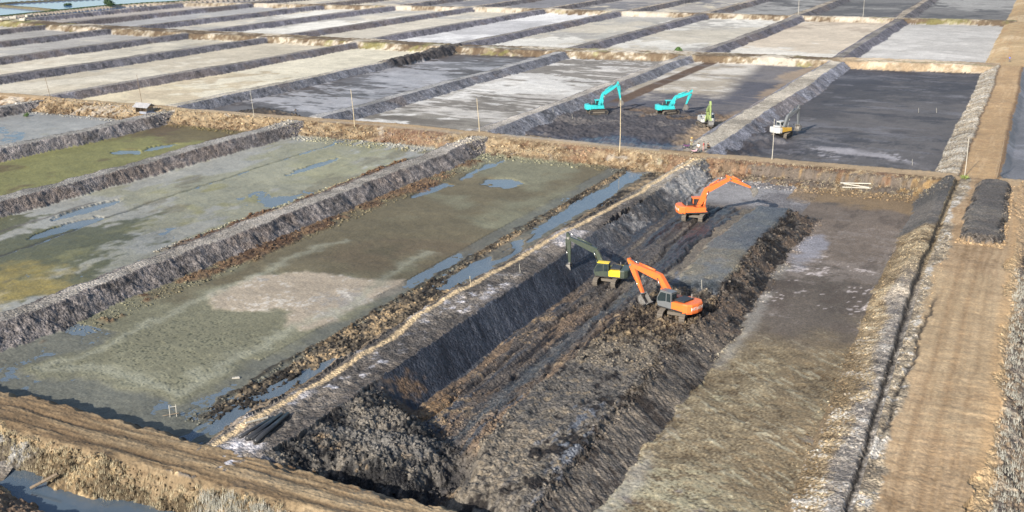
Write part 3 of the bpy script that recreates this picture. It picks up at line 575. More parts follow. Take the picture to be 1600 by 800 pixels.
# coarse surroundings out to the horizon
gx = np.concatenate([np.linspace(-6000, -700, 14)[:-1], np.arange(-700, 701, 5.0), np.linspace(700, 6000, 14)[1:]])
gy = np.concatenate([np.linspace(-800, -100, 20)[:-1], np.arange(-100, 900, 5.0), np.linspace(900, 9000, 20)])
GX, GY = np.meshgrid(gx, gy)
P, Nn, q, fr, c_, ro_ = sheet(GX, GY)
cx = P[q].mean(1)
Y0, Y1 = Yr[0], Yr[-1]
allin = np.ones(len(q), bool)
for kx in range(4):
    pt = P[q[:, kx]]; allin &= (pt[:, 1] > Y0+1) & (pt[:, 1] < Y1-2) & (np.abs(pt[:, 0]) < .597*pt[:, 1])
q = q[~allin]
# where the coarse sheet still overlaps the fine one, keep it just below
inside = (P[:, 1] > Y0-1) & (P[:, 1] < Y1+5) & (np.abs(P[:, 0]) < .602*P[:, 1])
P[inside, 2] -= .7
gm = len(REG); REG.append(('ground', 'dike'))
emit(P, Nn, q, np.full(len(q), gm), c_, ro_)
print('ground', round(time.time()-T0, 1))

# small lookup for standing things on the ground
def ground_z(x, y):
    u, v = UV(np.atleast_1d(np.float64(x)), np.atleast_1d(np.float64(y)))
    return float(field(u, v)[0][0])
# ------------------------------------------------------------------ mesh helpers
def mesh_obj(name, bm, mat, parent=None, smooth=False, bevel=0.0):
    if bevel:
        bmesh.ops.bevel(bm, geom=[e for e in bm.edges if e.is_manifold and e.calc_face_angle(0) > .6], offset=bevel, segments=1, affect='EDGES', clamp_overlap=True)
    bmesh.ops.recalc_face_normals(bm, faces=bm.faces)
    me = bpy.data.meshes.new(name); bm.to_mesh(me); bm.free()
    if smooth: me.polygons.foreach_set('use_smooth', [True]*len(me.polygons))
    me.materials.append(mat)
    o = bpy.data.objects.new(name, me); col.objects.link(o)
    if parent: o.parent = parent
    return o
def empty(name, loc, rz=0.0):
    o = bpy.data.objects.new(name, None); col.objects.link(o); o.location = loc; o.rotation_euler = (0, 0, rz); o.empty_display_size = .3
    return o
def box(bm, c, s, rz=0.0, ry=0.0, rx=0.0):
    M = Matrix.Translation(c) @ Matrix.Rotation(rz, 4, 'Z') @ Matrix.Rotation(ry, 4, 'Y') @ Matrix.Rotation(rx, 4, 'X') @ Matrix.Diagonal((s[0], s[1], s[2], 1))
    return bmesh.ops.create_cube(bm, size=1, matrix=M)['verts']
def rod(bm, a, b, r1, r2=None, seg=8):
    a = Vector(a); b = Vector(b); d = b-a; r2 = r1 if r2 is None else r2
    M = Matrix.Translation((a+b)/2) @ d.to_track_quat('Z', 'Y').to_matrix().to_4x4()
    return bmesh.ops.create_cone(bm, cap_ends=True, segments=seg, radius1=r1, radius2=r2, depth=d.length, matrix=M)['verts']
def prism(bm, pts, y0, y1):
    a = [bm.verts.new((x, y0, z)) for x, z in pts]; b = [bm.verts.new((x, y1, z)) for x, z in pts]
    bm.faces.new(a); bm.faces.new(b[::-1])
    for i in range(len(pts)):
        j = (i+1) % len(pts); bm.faces.new([a[j], a[i], b[i], b[j]])
def NEW(): return bmesh.new()
def at(px, py, z=0.0):
    """ground position of a point measured on the photograph, for a given height"""
    a = (px-800)/1700; b = (400-py)/1700
    Yd = math.cos(PITCH)+b*math.sin(PITCH); Zd = -math.sin(PITCH)+b*math.cos(PITCH)
    t = (z-CAM_H)/Zd
    return a*t, Yd*t
def gz_many(pts):
    a = np.array(pts, float); u, v = UV(a[:, 0], a[:, 1]); return field(u, v)[0]
def place(px, py, z0=-1.0):
    z = z0
    for _ in range(4):
        x, y = at(px, py, z); z = .5*z+.5*ground_z(x, y)
    x, y = at(px, py, z)
    return Vector((x, y, ground_z(x, y)))

M_STEEL = simple('worn_steel', (.30, .29, .28), .45, .6, .3, 6, dirt=(.12, .10, .08))
M_TRACK = simple('muddy_track', (.085, .075, .065), .9, 0, .5, 3, .01, .2, dirt=(.19, .165, .135))
M_GLASS = simple('cab_glass', (.02, .03, .035), .06, 0, .1, 2, 0, .9)
M_DARK = simple('dark_metal', (.035, .035, .038), .5, .2, .3, 5)
M_CHROME = simple('cylinder_rod', (.35, .35, .35), .2, .9, .05, 5)
M_WHITEP = simple('white_paint', (.72, .72, .70), .4, 0, .08, 3, dirt=(.35, .32, .28))
PAINT = dict(orange=(.78, .16, .025), teal=(.02, .47, .50), yellow=(.80, .58, .02), graphite=(.035, .05, .035), white=(.46, .46, .45), lime=(.26, .34, .12), ochre=(.62, .36, .04), gun=(.13, .14, .15))
def paint(k):
    c = PAINT[k]; return simple('paint_'+k, c, .38, 0, .08, 3.2, 0, .4, dirt=[x*.35+.07 for x in c])

def excavator(px, py, head, tracks, elbow, tip, label, body='orange', boomc=None, cwt=None, cabc=None, hood=None, text=None, bucket_a=-70, z0=-1.2, cabroof=None, base=None):
    P = base or place(px, py, z0)
    rz = math.pi/2-R(head)
    root = empty('excavator', P+Vector((0, 0, -.06)), rz)
    tag(root, label, 'excavator', 'excavators digging out the ponds')
    if body == 'yellow': root.scale = (.93, .93, .93)
    boomc = boomc or body; cwt = cwt or body; hood = hood or body; cabc = cabc or body
    dt = R(head-tracks)
    # undercarriage
    bm = NEW(); box(bm, (0, 0, .55), (1.7, 1.5, .35), dt); rod(bm, (0, 0, .6), (0, 0, 1.12), .62, .62, 20); box(bm, (0, 0, .5), (.5, 2.0, .28), dt)
    mesh_obj('track_frame', bm, M_TRACK, root)
    ca, sa = math.cos(dt), math.sin(dt)
    for s in (-1, 1):
        bm = NEW(); L = 1.75; r = .44; yc = s*1.22
        # frame between the wheels
        box(bm, (0, yc, .46), (3.5, .30, .42))
        n = 40; per = 4*L+2*math.pi*r
        for i in range(n):
            d = per*i/n
            if d < 2*L: x, z, a = -L+d, 2*r, 0
            elif d < 2*L+math.pi*r: t = (d-2*L)/r; x, z, a = L+math.sin(t)*r, r+math.cos(t)*r, t
            elif d < 4*L+math.pi*r: x, z, a = L-(d-2*L-math.pi*r), 0, math.pi
            else: t = (d-4*L-math.pi*r)/r; x, z, a = -L-math.sin(t)*r, r-math.cos(t)*r, math.pi+t
            box(bm, (x, yc, z+.04), (per/n*.86, .62, .07), 0, a); box(bm, (x+math.sin(a)*.05, yc, z+.04+math.cos(a)*.05), (.04, .62, .06), 0, a)
        bmesh.ops.rotate(bm, verts=bm.verts, cent=(0, 0, 0), matrix=Matrix.Rotation(dt, 3, 'Z'))
        tr = mesh_obj('track', bm, M_TRACK, root)
        bm = NEW()
        for x in (-L, L): rod(bm, (x, yc-.2, .48), (x, yc+.2, .48), .36, .36, 14)
        for k in range(5): rod(bm, (-1.2+k*.6, yc-.26, .2), (-1.2+k*.6, yc+.26, .2), .13, .13, 8)
        bmesh.ops.rotate(bm, verts=bm.verts, cent=(0, 0, 0), matrix=Matrix.Rotation(dt, 3, 'Z'))
        mesh_obj('roller', bm, M_DARK, tr)
    # upper body
    bm = NEW(); box(bm, (-.35, 0, 1.2), (3.9, 2.7, .22)); mesh_obj('turntable_deck', bm, M_DARK, root, bevel=.03)
    bm = NEW(); prism(bm, [(-1.9, 1.3), (-.35, 1.3), (-.35, 2.0), (-.6, 2.12), (-1.9, 2.18)], -1.38, 1.38); mesh_obj('engine_housing', bm, paint(body), root, bevel=.05)
    bm = NEW(); box(bm, (-1.15, .2, 2.27), (1.3, 1.7, .2)); box(bm, (-1.1, .95, 2.24), (.8, .3, .12)); h = mesh_obj('engine_hood', bm, M_DARK if hood == 'dark' else paint(hood), root, bevel=.04)
    bm = NEW(); rod(bm, (-1.5, -.7, 2.2), (-1.5, -.7, 2.75), .07); mesh_obj('exhaust', bm, M_STEEL, root)
    # counterweight: rounded plan
    bm = NEW(); pts = [(-1.88, 1.42), (-2.45, 1.32), (-2.8, .9), (-2.92, 0), (-2.8, -.9), (-2.45, -1.32), (-1.88, -1.42)]
    lo = [bm.verts.new((x*.985, y*.97, 1.12)) for x, y in pts]; m1 = [bm.verts.new((x, y, 1.3)) for x, y in pts]; m2 = [bm.verts.new((x, y, 2.05)) for x, y in pts]; hi = [bm.verts.new((x*.97, y*.95, 2.2)) for x, y in pts]
    for A, B in ((lo, m1), (m1, m2), (m2, hi)):
        for i in range(len(pts)):
            j = (i+1) % len(pts); bm.faces.new([A[i], A[j], B[j], B[i]])
    bm.faces.new(lo[::-1]); bm.faces.new(hi)
    cw = mesh_obj('counterweight', bm, paint(cwt), root)
    if text:
        cu = bpy.data.curves.new('lettering', 'FONT'); cu.body = text; cu.size = .52; cu.extrude = .006; cu.align_x = 'CENTER'; cu.align_y = 'CENTER'
        to = bpy.data.objects.new('lettering', cu); col.objects.link(to)
        dg = bpy.context.evaluated_depsgraph_get(); me = bpy.data.meshes.new_from_object(to.evaluated_get(dg)); bpy.data.objects.remove(to)
        # bend round the back of the counterweight
        for vtx in me.vertices:
            X, Yy, Z = vtx.co
            xx = -2.925+abs(X)*.095 if abs(X) < .9 else -2.84+(abs(X)-.9)*.9
            vtx.co = (xx-Z, -X, 1.68+Yy)
        me.materials.clear(); me.materials.append(M_WHITEP)
        to = bpy.data.objects.new('lettering', me); col.objects.link(to); to.parent = cw
    # right-hand tanks and steps
    bm = NEW(); box(bm, (.45, -.98, 1.62), (1.55, .78, .72)); box(bm, (1.0, -1.0, 1.32), (.9, .6, .2)); mesh_obj('fuel_tank', bm, paint(body), root, bevel=.05)
    bm = NEW()
    for a, b in (((-.3, -1.34, 2.0), (-.3, -1.34, 2.5)), ((-.3, -1.34, 2.5), (1.1, -1.34, 2.4)), ((1.1, -1.34, 2.4), (1.1, -1.34, 1.9)), ((.4, -1.34, 2.45), (.4, -1.34, 1.95))): rod(bm, a, b, .025, seg=5)
    mesh_obj('handrail', bm, M_DARK, root)
    # cab on the left
    bm = NEW(); prism(bm, [(-.35, 1.25), (1.45, 1.25), (1.62, 1.7), (1.62, 2.1), (1.18, 2.98), (-.30, 3.0)], .42, 1.38); cab = mesh_obj('cab', bm, paint(cabc) if cabc != 'dark' else M_DARK, root, bevel=.05)
    bm = NEW(); box(bm, (.45, .90, 3.03), (1.6, .98, .07)); mesh_obj('cab_roof', bm, paint(cabroof) if cabroof else (paint(cabc) if cabc != 'dark' else M_DARK), cab, bevel=.02)
    bm = NEW(); prism(bm, [(.42, 1.95), (1.52, 1.75), (1.55, 2.1), (1.13, 2.85), (.42, 2.87)], 1.375, 1.39); mesh_obj('side_window', bm, M_GLASS, cab)
    bm = NEW(); prism(bm, [(-.24, 1.95), (.32, 1.95), (.32, 2.87), (-.2, 2.88)], 1.375, 1.39); mesh_obj('side_window', bm, M_GLASS, cab)
    bm = NEW(); prism(bm, [(-.2, 1.95), (1.5, 1.8), (1.53, 2.1), (1.13, 2.85), (-.2, 2.88)], .41, .43); mesh_obj('side_window', bm, M_GLASS, cab)
    bm = NEW(); box(bm, (1.42, .9, 2.53), (.03, .82, .82), 0, -.46); mesh_obj('windscreen', bm, M_GLASS, cab)
    bm = NEW(); box(bm, (-.36, .9, 2.5), (.03, .76, .7)); mesh_obj('rear_window', bm, M_GLASS, cab)
    # boom: box girder with a knee
    F = Vector((.35, 0, 1.75)); E = Vector((elbow[0], 0, elbow[1])); Tp = Vector((tip[0], 0, tip[1]))
    d = (E-F); Ln = d.length; dn = d.normalized(); up = Vector((-dn.z, 0, dn.x))
    K = F+dn*Ln*.42+up*Ln*.17
    def girder(pts, ths, wd, name, mat, wd2=None):
        bm = NEW(); rows = []
        for i, (p, t) in enumerate(zip(pts, ths)):
            if i == 0: q = (pts[1]-p)
            elif i == len(pts)-1: q = (p-pts[i-1])
            else: q = (pts[i+1]-p).normalized()+(p-pts[i-1]).normalized()
            q.normalize(); nrm = Vector((-q.z, 0, q.x)); w_ = wd if wd2 is None else wd+(wd2-wd)*i/(len(pts)-1)
            rows.append([bm.verts.new(p+nrm*t/2+Vector((0, s*w_/2, 0))) for s in (-1, 1)]+[bm.verts.new(p-nrm*t/2+Vector((0, s*w_/2, 0))) for s in (1, -1)])
        for A, B in zip(rows[:-1], rows[1:]):
            for i in range(4): bm.faces.new([A[i], A[(i+1) % 4], B[(i+1) % 4], B[i]])
        bm.faces.new(rows[0]); bm.faces.new(rows[-1][::-1])
        return mesh_obj(name, bm, mat, root, bevel=.025)
    K1 = F+(K-F)*.82; K2 = K+(E-K)*.16
    girder([F, F+(K-F)*.4, K1, K, K2, K+(E-K)*.65, E], [.42, .62, .78, .80, .76, .58, .36], .52, 'boom', paint(boomc))
    # arm
    ad = (Tp-E).normalized(); an = Vector((-ad.z, 0, ad.x))
    back = E-ad*.75+an*.18*(1 if an.dot(K-E) < 0 else -1)
    girder([back, E, E+(Tp-E)*.25, Tp], [.22, .60, .52, .26], .40, 'arm', paint(boomc), .32)
    for q_, w_, r_ in ((E, .36, .16), (Tp, .25, .12), (F, .42, .17)):
        bm = NEW(); rod(bm, q_+Vector((0, -w_, 0)), q_+Vector((0, w_, 0)), r_, seg=12); mesh_obj('pivot_pin', bm, M_STEEL, root)
    # cylinders
    def cylr(a, b, r, y=0.0, frac=.58):
        a = Vector(a)+Vector((0, y, 0)); b = Vector(b)+Vector((0, y, 0)); m_ = a+(b-a)*frac
        bm = NEW(); rod(bm, a, m_, r, seg=10); o = mesh_obj('hydraulic_cylinder', bm, paint(boomc), root, True)
        bm = NEW(); rod(bm, m_, b, r*.55, seg=8); mesh_obj('piston_rod', bm, M_CHROME, o, True)
    kb = K-Vector((-(K-F).normalized().z, 0, (K-F).normalized().x))*.1
    for s in (-1, 1): cylr((1.0, 0, 1.45), kb, .11, s*.38)
    top = K+(E-K)*.18; tn = Vector((-(E-K).normalized().z, 0, (E-K).normalized().x))
    cylr(top+tn*.5, back, .11)
    cylr(E+ad*.15-an*(.42 if an.dot(K-E) > 0 else -.42), Tp-ad*.55-an*(.34 if an.dot(K-E) > 0 else -.34), .085)
    # bucket
    sgn = 1 if an.dot(K-E) > 0 else -1
    ba = R(bucket_a); bx = Vector((math.cos(ba), 0, math.sin(ba))); by = Vector((-bx.z, 0, bx.x))*(-1)
    prof = [(0, -.12), (.05, .42), (.42, .72), (.92, .70), (1.22, .36), (1.32, -.10)]
    inn = [(1.24, -.08), (1.14, .32), (.88, .60), (.46, .62), (.15, .38), (.10, -.10)]
    def W2(p): return Tp+bx*p[0]+by*(-p[1])
    bm = NEW(); a_ = [W2(p) for p in prof+inn]
    prism(bm, [(p.x, p.z) for p in a_], -.55, .55)
    for s in (-.55, .51): prism(bm, [(W2(p).x, W2(p).z) for p in prof], s, s+.04)
    bk = mesh_obj('bucket', bm, M_STEEL, root)
    bm = NEW()
    for k in range(5):
        p = W2((1.36, -.2)); box(bm, (p.x, -.46+k*.23, p.z), (.1, .08, .24), 0, ba+1.57)
    mesh_obj('bucket_tooth', bm, M_STEEL, bk)
    # lamp on the boom, mirror
    bm = NEW(); rod(bm, (1.5, -1.3, 1.9), (1.55, -1.45, 2.5), .02, seg=5); box(bm, (1.55, -1.47, 2.55), (.04, .2, .32)); mesh_obj('mirror', bm, M_DARK, root)
    return root

excavator(1086, 341, 84, 22, (4.9, 5.9), (8.1, 4.5), 'orange excavator with its boom stretched out to the right over the grey mud bench', 'orange', hood='dark', text='HITACHI', bucket_a=-62, z0=-1.3)
excavator(1056, 493, -44, 24, (6.4, 4.5), (4.7, 1.5), 'orange excavator nearest the camera, arm folded down and white letters on its counterweight', 'orange', cabc='gun', hood='dark', text='HITACHI', bucket_a=-130, z0=-1.2)
excavator(950, 440, -72, 20, (5.5, 5.7), (5.3, 2.2), 'yellow excavator with dark green boom scraping the side of the broad dike', 'yellow', boomc='graphite', cwt='graphite', cabc='graphite', cabroof='yellow', hood='dark', bucket_a=-100, z0=-2.0)
excavator(933, 177, 78, 80, (4.7, 6.4), (5.5, 2.9), 'left turquoise excavator with its arm hanging straight down beside a thin pole', 'teal', hood='dark', bucket_a=-100, z0=-1.7)
excavator(1043, 178, 80, 60, (5.2, 4.7), (4.3, 2.1), 'right turquoise excavator with low flat boom in front of the pale sand', 'teal', hood='dark', bucket_a=-110, z0=-1.7)
excavator(1103, 199, 176, 170, (2.7, 5.2), (3.9, 2.0), 'small white excavator with lime green boom facing the camera', 'white', boomc='lime', cabc='white', bucket_a=-120, z0=-1.7)
excavator(1222, 213, 52, 30, (4.6, 5.3), (4.9, 2.0), 'white and ochre excavator with grey boom at the edge of the dark pond', 'ochre', boomc='gun', cwt='white', cabc='white', hood='white', bucket_a=-105, z0=-1.6)

# ------------------------------------------------------------------ bamboo poles and stakes
M_BAM = simple('bamboo', (.50, .42, .28), .6, 0, .2, 3); M_BAMD = simple('old_bamboo', (.17, .13, .09), .8, 0, .3, 3); M_WST = simple('white_stake', (.40, .38, .33), .7, 0, .1, 3)
def pole(px, py, h, r, label, mat=None, lean=(0, 0), z0=0.0, name='bamboo_pole', cat='pole', group='tall poles along the causeways'):
    P = place(px, py, z0)
    bm = NEW(); n = 7
    for i in range(n):
        a = i/n; b = (i+1)/n
        f = lambda t: Vector((lean[0]*t+.05*math.sin(t*5), lean[1]*t, h*t-.4*(1-t)))
        rod(bm, f(a), f(b), r*(1-.35*a), r*(1-.35*b), 7); rod(bm, f(b)-Vector((0, 0, .03)), f(b)+Vector((0, 0, .03)), r*(1.15-.35*b), None, 7)
    o = mesh_obj(name, bm, mat or M_BAM); o.location = P
    tag(o, label, cat, group); return o
pole(1507, 275, 6.5, .075, 'pale pole at the left edge of the road junction, green weeds at its foot', M_WST)
pole(1557, 278, 7.0, .08, 'thin dark pole at the right edge of the road junction', M_BAMD, (.5, 0))
pole(1206, 249, 7.1, .07, 'pole on the causeway just in front of the white and ochre excavator', M_WST)
pole(968, 238, 9.9, .075, 'tallest bamboo pole on the causeway in front of the turquoise excavators', M_BAM)
pole(749, 206, 6.6, .07, 'bamboo pole on the causeway where the dike left of the olive pond ends', M_BAM, (-.4, 0))
pole(554, 196, 7.6, .07, 'thin bamboo pole on the causeway above the pond with blue puddles', M_BAM, (-.4, 0))
pole(222, 164, 6.8, .07, 'dark thin pole just behind the open shack', M_BAMD, (-.5, 0))
pole(78, 152, 4.9, .07, 'short dark pole on the causeway left of the shack', M_BAMD, (-.5, 0))
pole(397, 184, 6.0, .05, 'faint grey pole beside the black spoil heap behind the causeway', M_WST, (-.4, 0))
pole(1348, 29, 8.0, .08, 'pole among the farthest grey ponds, standing at the upper right', M_WST)
pole(1247, 23, 7.0, .10, 'far pole on the causeway left of the farthest dark pond', M_WST)
ST = [(864, 175, 1.0, 'short white stake on the crest of the dike left of the turquoise excavators'), (894, 186, 1.0, 'short white stake low on the dike below the left turquoise excavator'),
      (1037, 142, 1.3, 'white stake in the pale sand above the right turquoise excavator'), (1425, 258, 1.1, 'white stake in the near right corner of the dark pond, by the causeway'),
      (1435, 176, 1.1, 'left one of two white stakes in the middle of the dark pond'), (1463, 176, 1.1, 'right one of two white stakes in the middle of the dark pond'),
      (812, 428, 1.1, 'white stake on the crest of the broad dike above the trench wall'), (1096, 452, 1.1, 'pale stake in the rubble right behind the nearest orange excavator'),
      (735, 448, 1.2, 'yellowish stake beside the trodden path at the blue puddles')]
for px_, py_, h_, lb in ST: pole(px_, py_, h_, .035, lb, M_WST if 'yellow' not in lb else M_BAM, z0=-1.2, name='marker_stake', cat='stake', group='short marker stakes')
# little gate frame standing in the olive pond
P = place(271, 651, -1.8); root = empty('stake_frame', P, R(15)); tag(root, 'small frame of two white stakes in the near corner of the olive pond', 'frame')
for s in (-.28, .28):
    bm = NEW(); rod(bm, (s, 0, -.3), (s, 0, 1.15), .04, seg=7); mesh_obj('post', bm, M_WST, root)
bm = NEW(); rod(bm, (-.34, 0, .95), (.34, 0, .98), .03, seg=6); mesh_obj('crossbar', bm, M_WST, root)
bm = NEW(); rod(bm, (-.9, .1, .15), (.5, -.1, .35), .035, seg=6); mesh_obj('brace', bm, M_BAMD, root)
# drain pipes by the end of the broad dike
M_PIPE = simple('black_pipe', (.035, .037, .042), .35, 0, .25, 2, 0, .5)
for i, (a, b, r_, lb) in enumerate([((375, 686), (427, 655), .16, 'leftmost dark pipe of the pile at the near end of the broad dike'), ((386, 690), (440, 651), .20, 'middle thick pipe with a grey sheen in the pile on the broad dike'),
                                    ((399, 693), (450, 650), .20, 'rightmost dark pipe of the pile at the near end of the broad dike'), ((392, 689), (436, 660), .13, 'thin black pipe lying between the two thick ones of the pile')]):
    A = place(*a, -.2); B = place(*b, -.1); A.z += r_; B.z += r_
    if i == 3: A.z -= .05; B.z -= .05
    mid = (A+B)/2; bm = NEW(); rod(bm, A-mid, B-mid, r_, seg=14); o = mesh_obj('drain_pipe', bm, M_PIPE, None, True); o.location = mid
    tag(o, lb, 'pipe', 'drain pipes piled on the dike')
def lying(a, b, r_, label, name='bamboo_stick', cat='bamboo', mat=None, group=None, z0=-.1, lift=0.0):
    A = place(*a, z0); B = place(*b, z0); A.z += r_+lift; B.z += r_+lift; mid = (A+B)/2
    bm = NEW(); d = B-A; n = 5
    for i in range(n):
        rod(bm, A-mid+d*i/n, A-mid+d*(i+1)/n, r_, r_*.93, 8); rod(bm, A-mid+d*((i+1)/n-.01), A-mid+d*((i+1)/n), r_*1.15, None, 8)
    o = mesh_obj(name, bm, mat or M_BAM); o.location = mid; tag(o, label, cat, group); return o
lying((384, 663), (418, 654), .10, 'pale bamboo pole lying beside the near end of the trodden path', mat=M_WST)
for i, lb in enumerate(('topmost pale stick of the bundle at the foot of the causeway bank', 'lowest pale stick of the bundle at the foot of the causeway bank', 'slanting pale stick across the bundle at the foot of the causeway bank')):
    lying(*(((1313, 288), (1361, 289)), ((1316, 294), (1360, 296)), ((1318, 289), (1358, 295)))[i], .11, lb, mat=M_WST, group='bundle of pale sticks', z0=-1.8, lift=.1)
lying((50, 778), (92, 755), .13, 'dark log laid across the narrow canal', 'footbridge_log', 'log', M_BAMD, z0=-1.9, lift=.75)
# white sheet of foam on the pond
P = place(369, 591, -1.8); bm = NEW(); box(bm, (0, 0, .05), (.75, .3, .09), R(8)); box(bm, (.1, .05, .11), (.4, .2, .05), R(20)); o = mesh_obj('foam_slab', bm, M_WST, None, bevel=.02); o.location = P; tag(o, 'small white foam slab lying on the olive mud of the big pond', 'foam slab')

# ------------------------------------------------------------------ shack
P = place(226, 177, 0); root = empty('shack', P, R(-24)); root.scale = (.86, .86, .86); tag(root, 'small open shack with grey sheet roof standing on the causeway', 'shack')
M_ROOF = simple('weathered_sheet', (.36, .36, .37), .6, .1, .2, 2.5); M_PLK = simple('old_planks', (.26, .21, .16), .85, 0, .3, 3); M_TARP = simple('pale_tarp', (.20, .22, .27), .6, 0, .2, 2); M_IN = simple('shade_cloth', (.05, .045, .04), .9, 0, .3, 2)
for x in (-1.7, 0, 1.7):
    for y in (-1.2, 1.2):
        bm = NEW(); rod(bm, (x, y, -.5), (x, y, 1.75), .06, seg=6); mesh_obj('post', bm, M_BAMD, root)
for s in (-1, 1):
    for k in range(5):
        x = -1.95+k*.98; bm = NEW(); a = math.atan2(1.0, 1.65)
        box(bm, (x, s*.83, 2.16+.012*(k % 2)), (.97, 2.0, .035), 0, 0, -s*a)
        for j in range(4): box(bm, (x-.36+j*.24, s*.83, 2.19), (.05, 2.0, .03), 0, 0, -s*a)
        mesh_obj('roof_sheet', bm, M_ROOF, root)
bm = NEW(); rod(bm, (-2.3, 0, 2.66), (2.3, 0, 2.66), .05, seg=6); mesh_obj('ridge_pole', bm, M_BAMD, root)
for k in range(6):
    bm = NEW(); box(bm, (1.74, -1.05+k*.42, .95), (.04, .38, 1.3 if k in (0, 1, 4, 5) else .9)); mesh_obj('plank', bm, M_PLK, root)
bm = NEW(); box(bm, (1.8, 0, .35), (.05, 2.6, .7)); box(bm, (0.6, -1.26, .35), (2.2, .05, .6)); mesh_obj('tarpaulin', bm, M_TARP, root)
bm = NEW(); box(bm, (0, 1.18, .9), (3.4, .04, 1.5)); box(bm, (-1.72, 0, .9), (.04, 2.3, 1.5)); mesh_obj('wall', bm, M_PLK, root)
bm = NEW(); box(bm, (0, 0, .3), (3.3, 2.3, .08)); mesh_obj('floor_platform', bm, M_PLK, root)
bm = NEW(); rod(bm, (2.6, -.9, -.2), (2.5, .9, .25), .04, seg=5); box(bm, (2.5, 0, .3), (1.3, 2.2, .06)); mesh_obj('porch', bm, M_TARP, root)

# ------------------------------------------------------------------ people and motorbikes
def skin_obj(name, joints, edges, mat, parent, sub=1, rootv=0):
    me = bpy.data.meshes.new(name); me.from_pydata([j[:3] for j in joints], edges, []); me.materials.append(mat)
    o = bpy.data.objects.new(name, me); col.objects.link(o); o.parent = parent
    md = o.modifiers.new('skin', 'SKIN'); md.use_smooth_shade = True
    for i, j in enumerate(joints): me.skin_vertices[0].data[i].radius = (j[3], j[3] if len(j) < 5 else j[4])
    me.skin_vertices[0].data[rootv].use_root = True
    s_ = o.modifiers.new('sub', 'SUBSURF'); s_.levels = sub; s_.render_levels = sub
    return o
M_SKIN = simple('skin', (.33, .19, .12), .6, 0, .05, 4); M_HAIR = simple('hair', (.02, .018, .015), .6, 0, .1, 4)
def person(px, py, head, shirt, trous, label, hat=None, sit=False, arm=0.25, z0=0):
    P = place(px, py, z0); root = empty('person', P, math.pi/2-R(head)); tag(root, label, 'person', 'workers on the causeway')
    hz = .92 if not sit else .42; kn = (.05, .48) if not sit else (.42, .55)
    ft = .02 if not sit else .40
    J = [(0, 0, hz, .13, .16), (0, 0, hz+.28, .12, .15), (0, 0, hz+.50, .12, .17), (.01, 0, hz+.60, .055), (.02, 0, hz+.66, .07, .07), (.03, 0, hz+.76, .10, .085),
         (0, .19, hz+.50, .055), (arm*.3, .25, hz+.24, .045), (arm, .22, hz+.02, .035), (arm+.07, .21, hz-.04, .04, .025),
         (0, -.19, hz+.50, .055), (.1, -.26, hz+.24, .045), (.22, -.24, hz+.03, .035), (.28, -.23, hz-.03, .04, .025),
         (0, .10, hz-.08, .085), (kn[0], .12, kn[1] if sit else .48, .065), (ft, .12, .07, .045), (ft+.16, .13, .04, .04),
         (0, -.10, hz-.08, .085), (kn[0]-.06*(not sit), -.12, kn[1] if sit else .48, .065), (ft-.1*(not sit), -.12, .07, .045), (ft+.05, -.13, .04, .04)]
    Ed = [(0, 1), (1, 2), (2, 3), (3, 4), (4, 5), (2, 6), (6, 7), (7, 8), (8, 9), (2, 10), (10, 11), (11, 12), (12, 13), (0, 14), (14, 15), (15, 16), (16, 17), (0, 18), (18, 19), (19, 20), (20, 21)]
    skin_obj('body', J, Ed, M_SKIN, root)
    g = lambda i, r: J[i][:3]+tuple(x+r for x in J[i][3:])
    SJ = [g(0, .015), g(1, .02), g(2, .02), g(6, .02), g(7, .02), g(10, .02), g(11, .02)]
    skin_obj('shirt', SJ, [(0, 1), (1, 2), (2, 3), (3, 4), (2, 5), (5, 6)], shirt, root)
    TJ = [g(0, .02), g(14, .02), g(15, .02), g(16, .03), g(18, .02), g(19, .02), g(20, .03)]
    skin_obj('trousers', TJ, [(0, 1), (1, 2), (2, 3), (0, 4), (4, 5), (5, 6)], trous, root)
    hd_ = Vector(J[5][:3]); bm = NEW()
    bmesh.ops.create_icosphere(bm, subdivisions=2, radius=.115, matrix=Matrix.Translation(hd_+Vector((-.02, 0, .04))) @ Matrix.Diagonal((1, .95, .85, 1)))
    mesh_obj('hair', bm, M_HAIR, root, True)
    bm = NEW(); box(bm, hd_+Vector((.095, 0, -.01)), (.04, .025, .04)); mesh_obj('nose', bm, M_SKIN, root, bevel=.008)
    if hat:
        bm = NEW(); rod(bm, hd_+Vector((0, 0, .06)), hd_+Vector((0, 0, .22)), .17, .06, 12); rod(bm, hd_+Vector((0, 0, .05)), hd_+Vector((0, 0, .07)), .24, .23, 14); mesh_obj('hat', bm, hat, root)
    return root
cl = lambda n, c: simple('cloth_'+n, c, .85, 0, .12, 6)
person(1080, 230, 150, cl('grey_green', (.30, .33, .28)), cl('khaki', (.38, .34, .2)), 'worker in grey shirt and orange straw hat standing by the left motorbike', hat=cl('orange_straw', (.72, .45, .14)))
person(1091, 238, 200, cl('white', (.72, .72, .66)), cl('slate', (.12, .12, .13)), 'worker in white shirt standing at the near end of the pale dike', arm=.35)
person(1099, 236, 120, cl('red', (.40, .05, .06)), cl('rose', (.45, .30, .28)), 'worker in dark red shirt and black hair facing right on the causeway')
person(1106, 233, 60, cl('black', (.03, .03, .035)), cl('black', (.03, .03, .035)), 'worker all in black at the foot of the pale dike', sit=True)
person(1577, 97, 180, cl('blue', (.08, .14, .5)), cl('slate', (.12, .12, .13)), 'distant person in blue standing on the road at the far junction')
M_TYRE = simple('tyre', (.02, .02, .02), .8, 0, .2, 6)
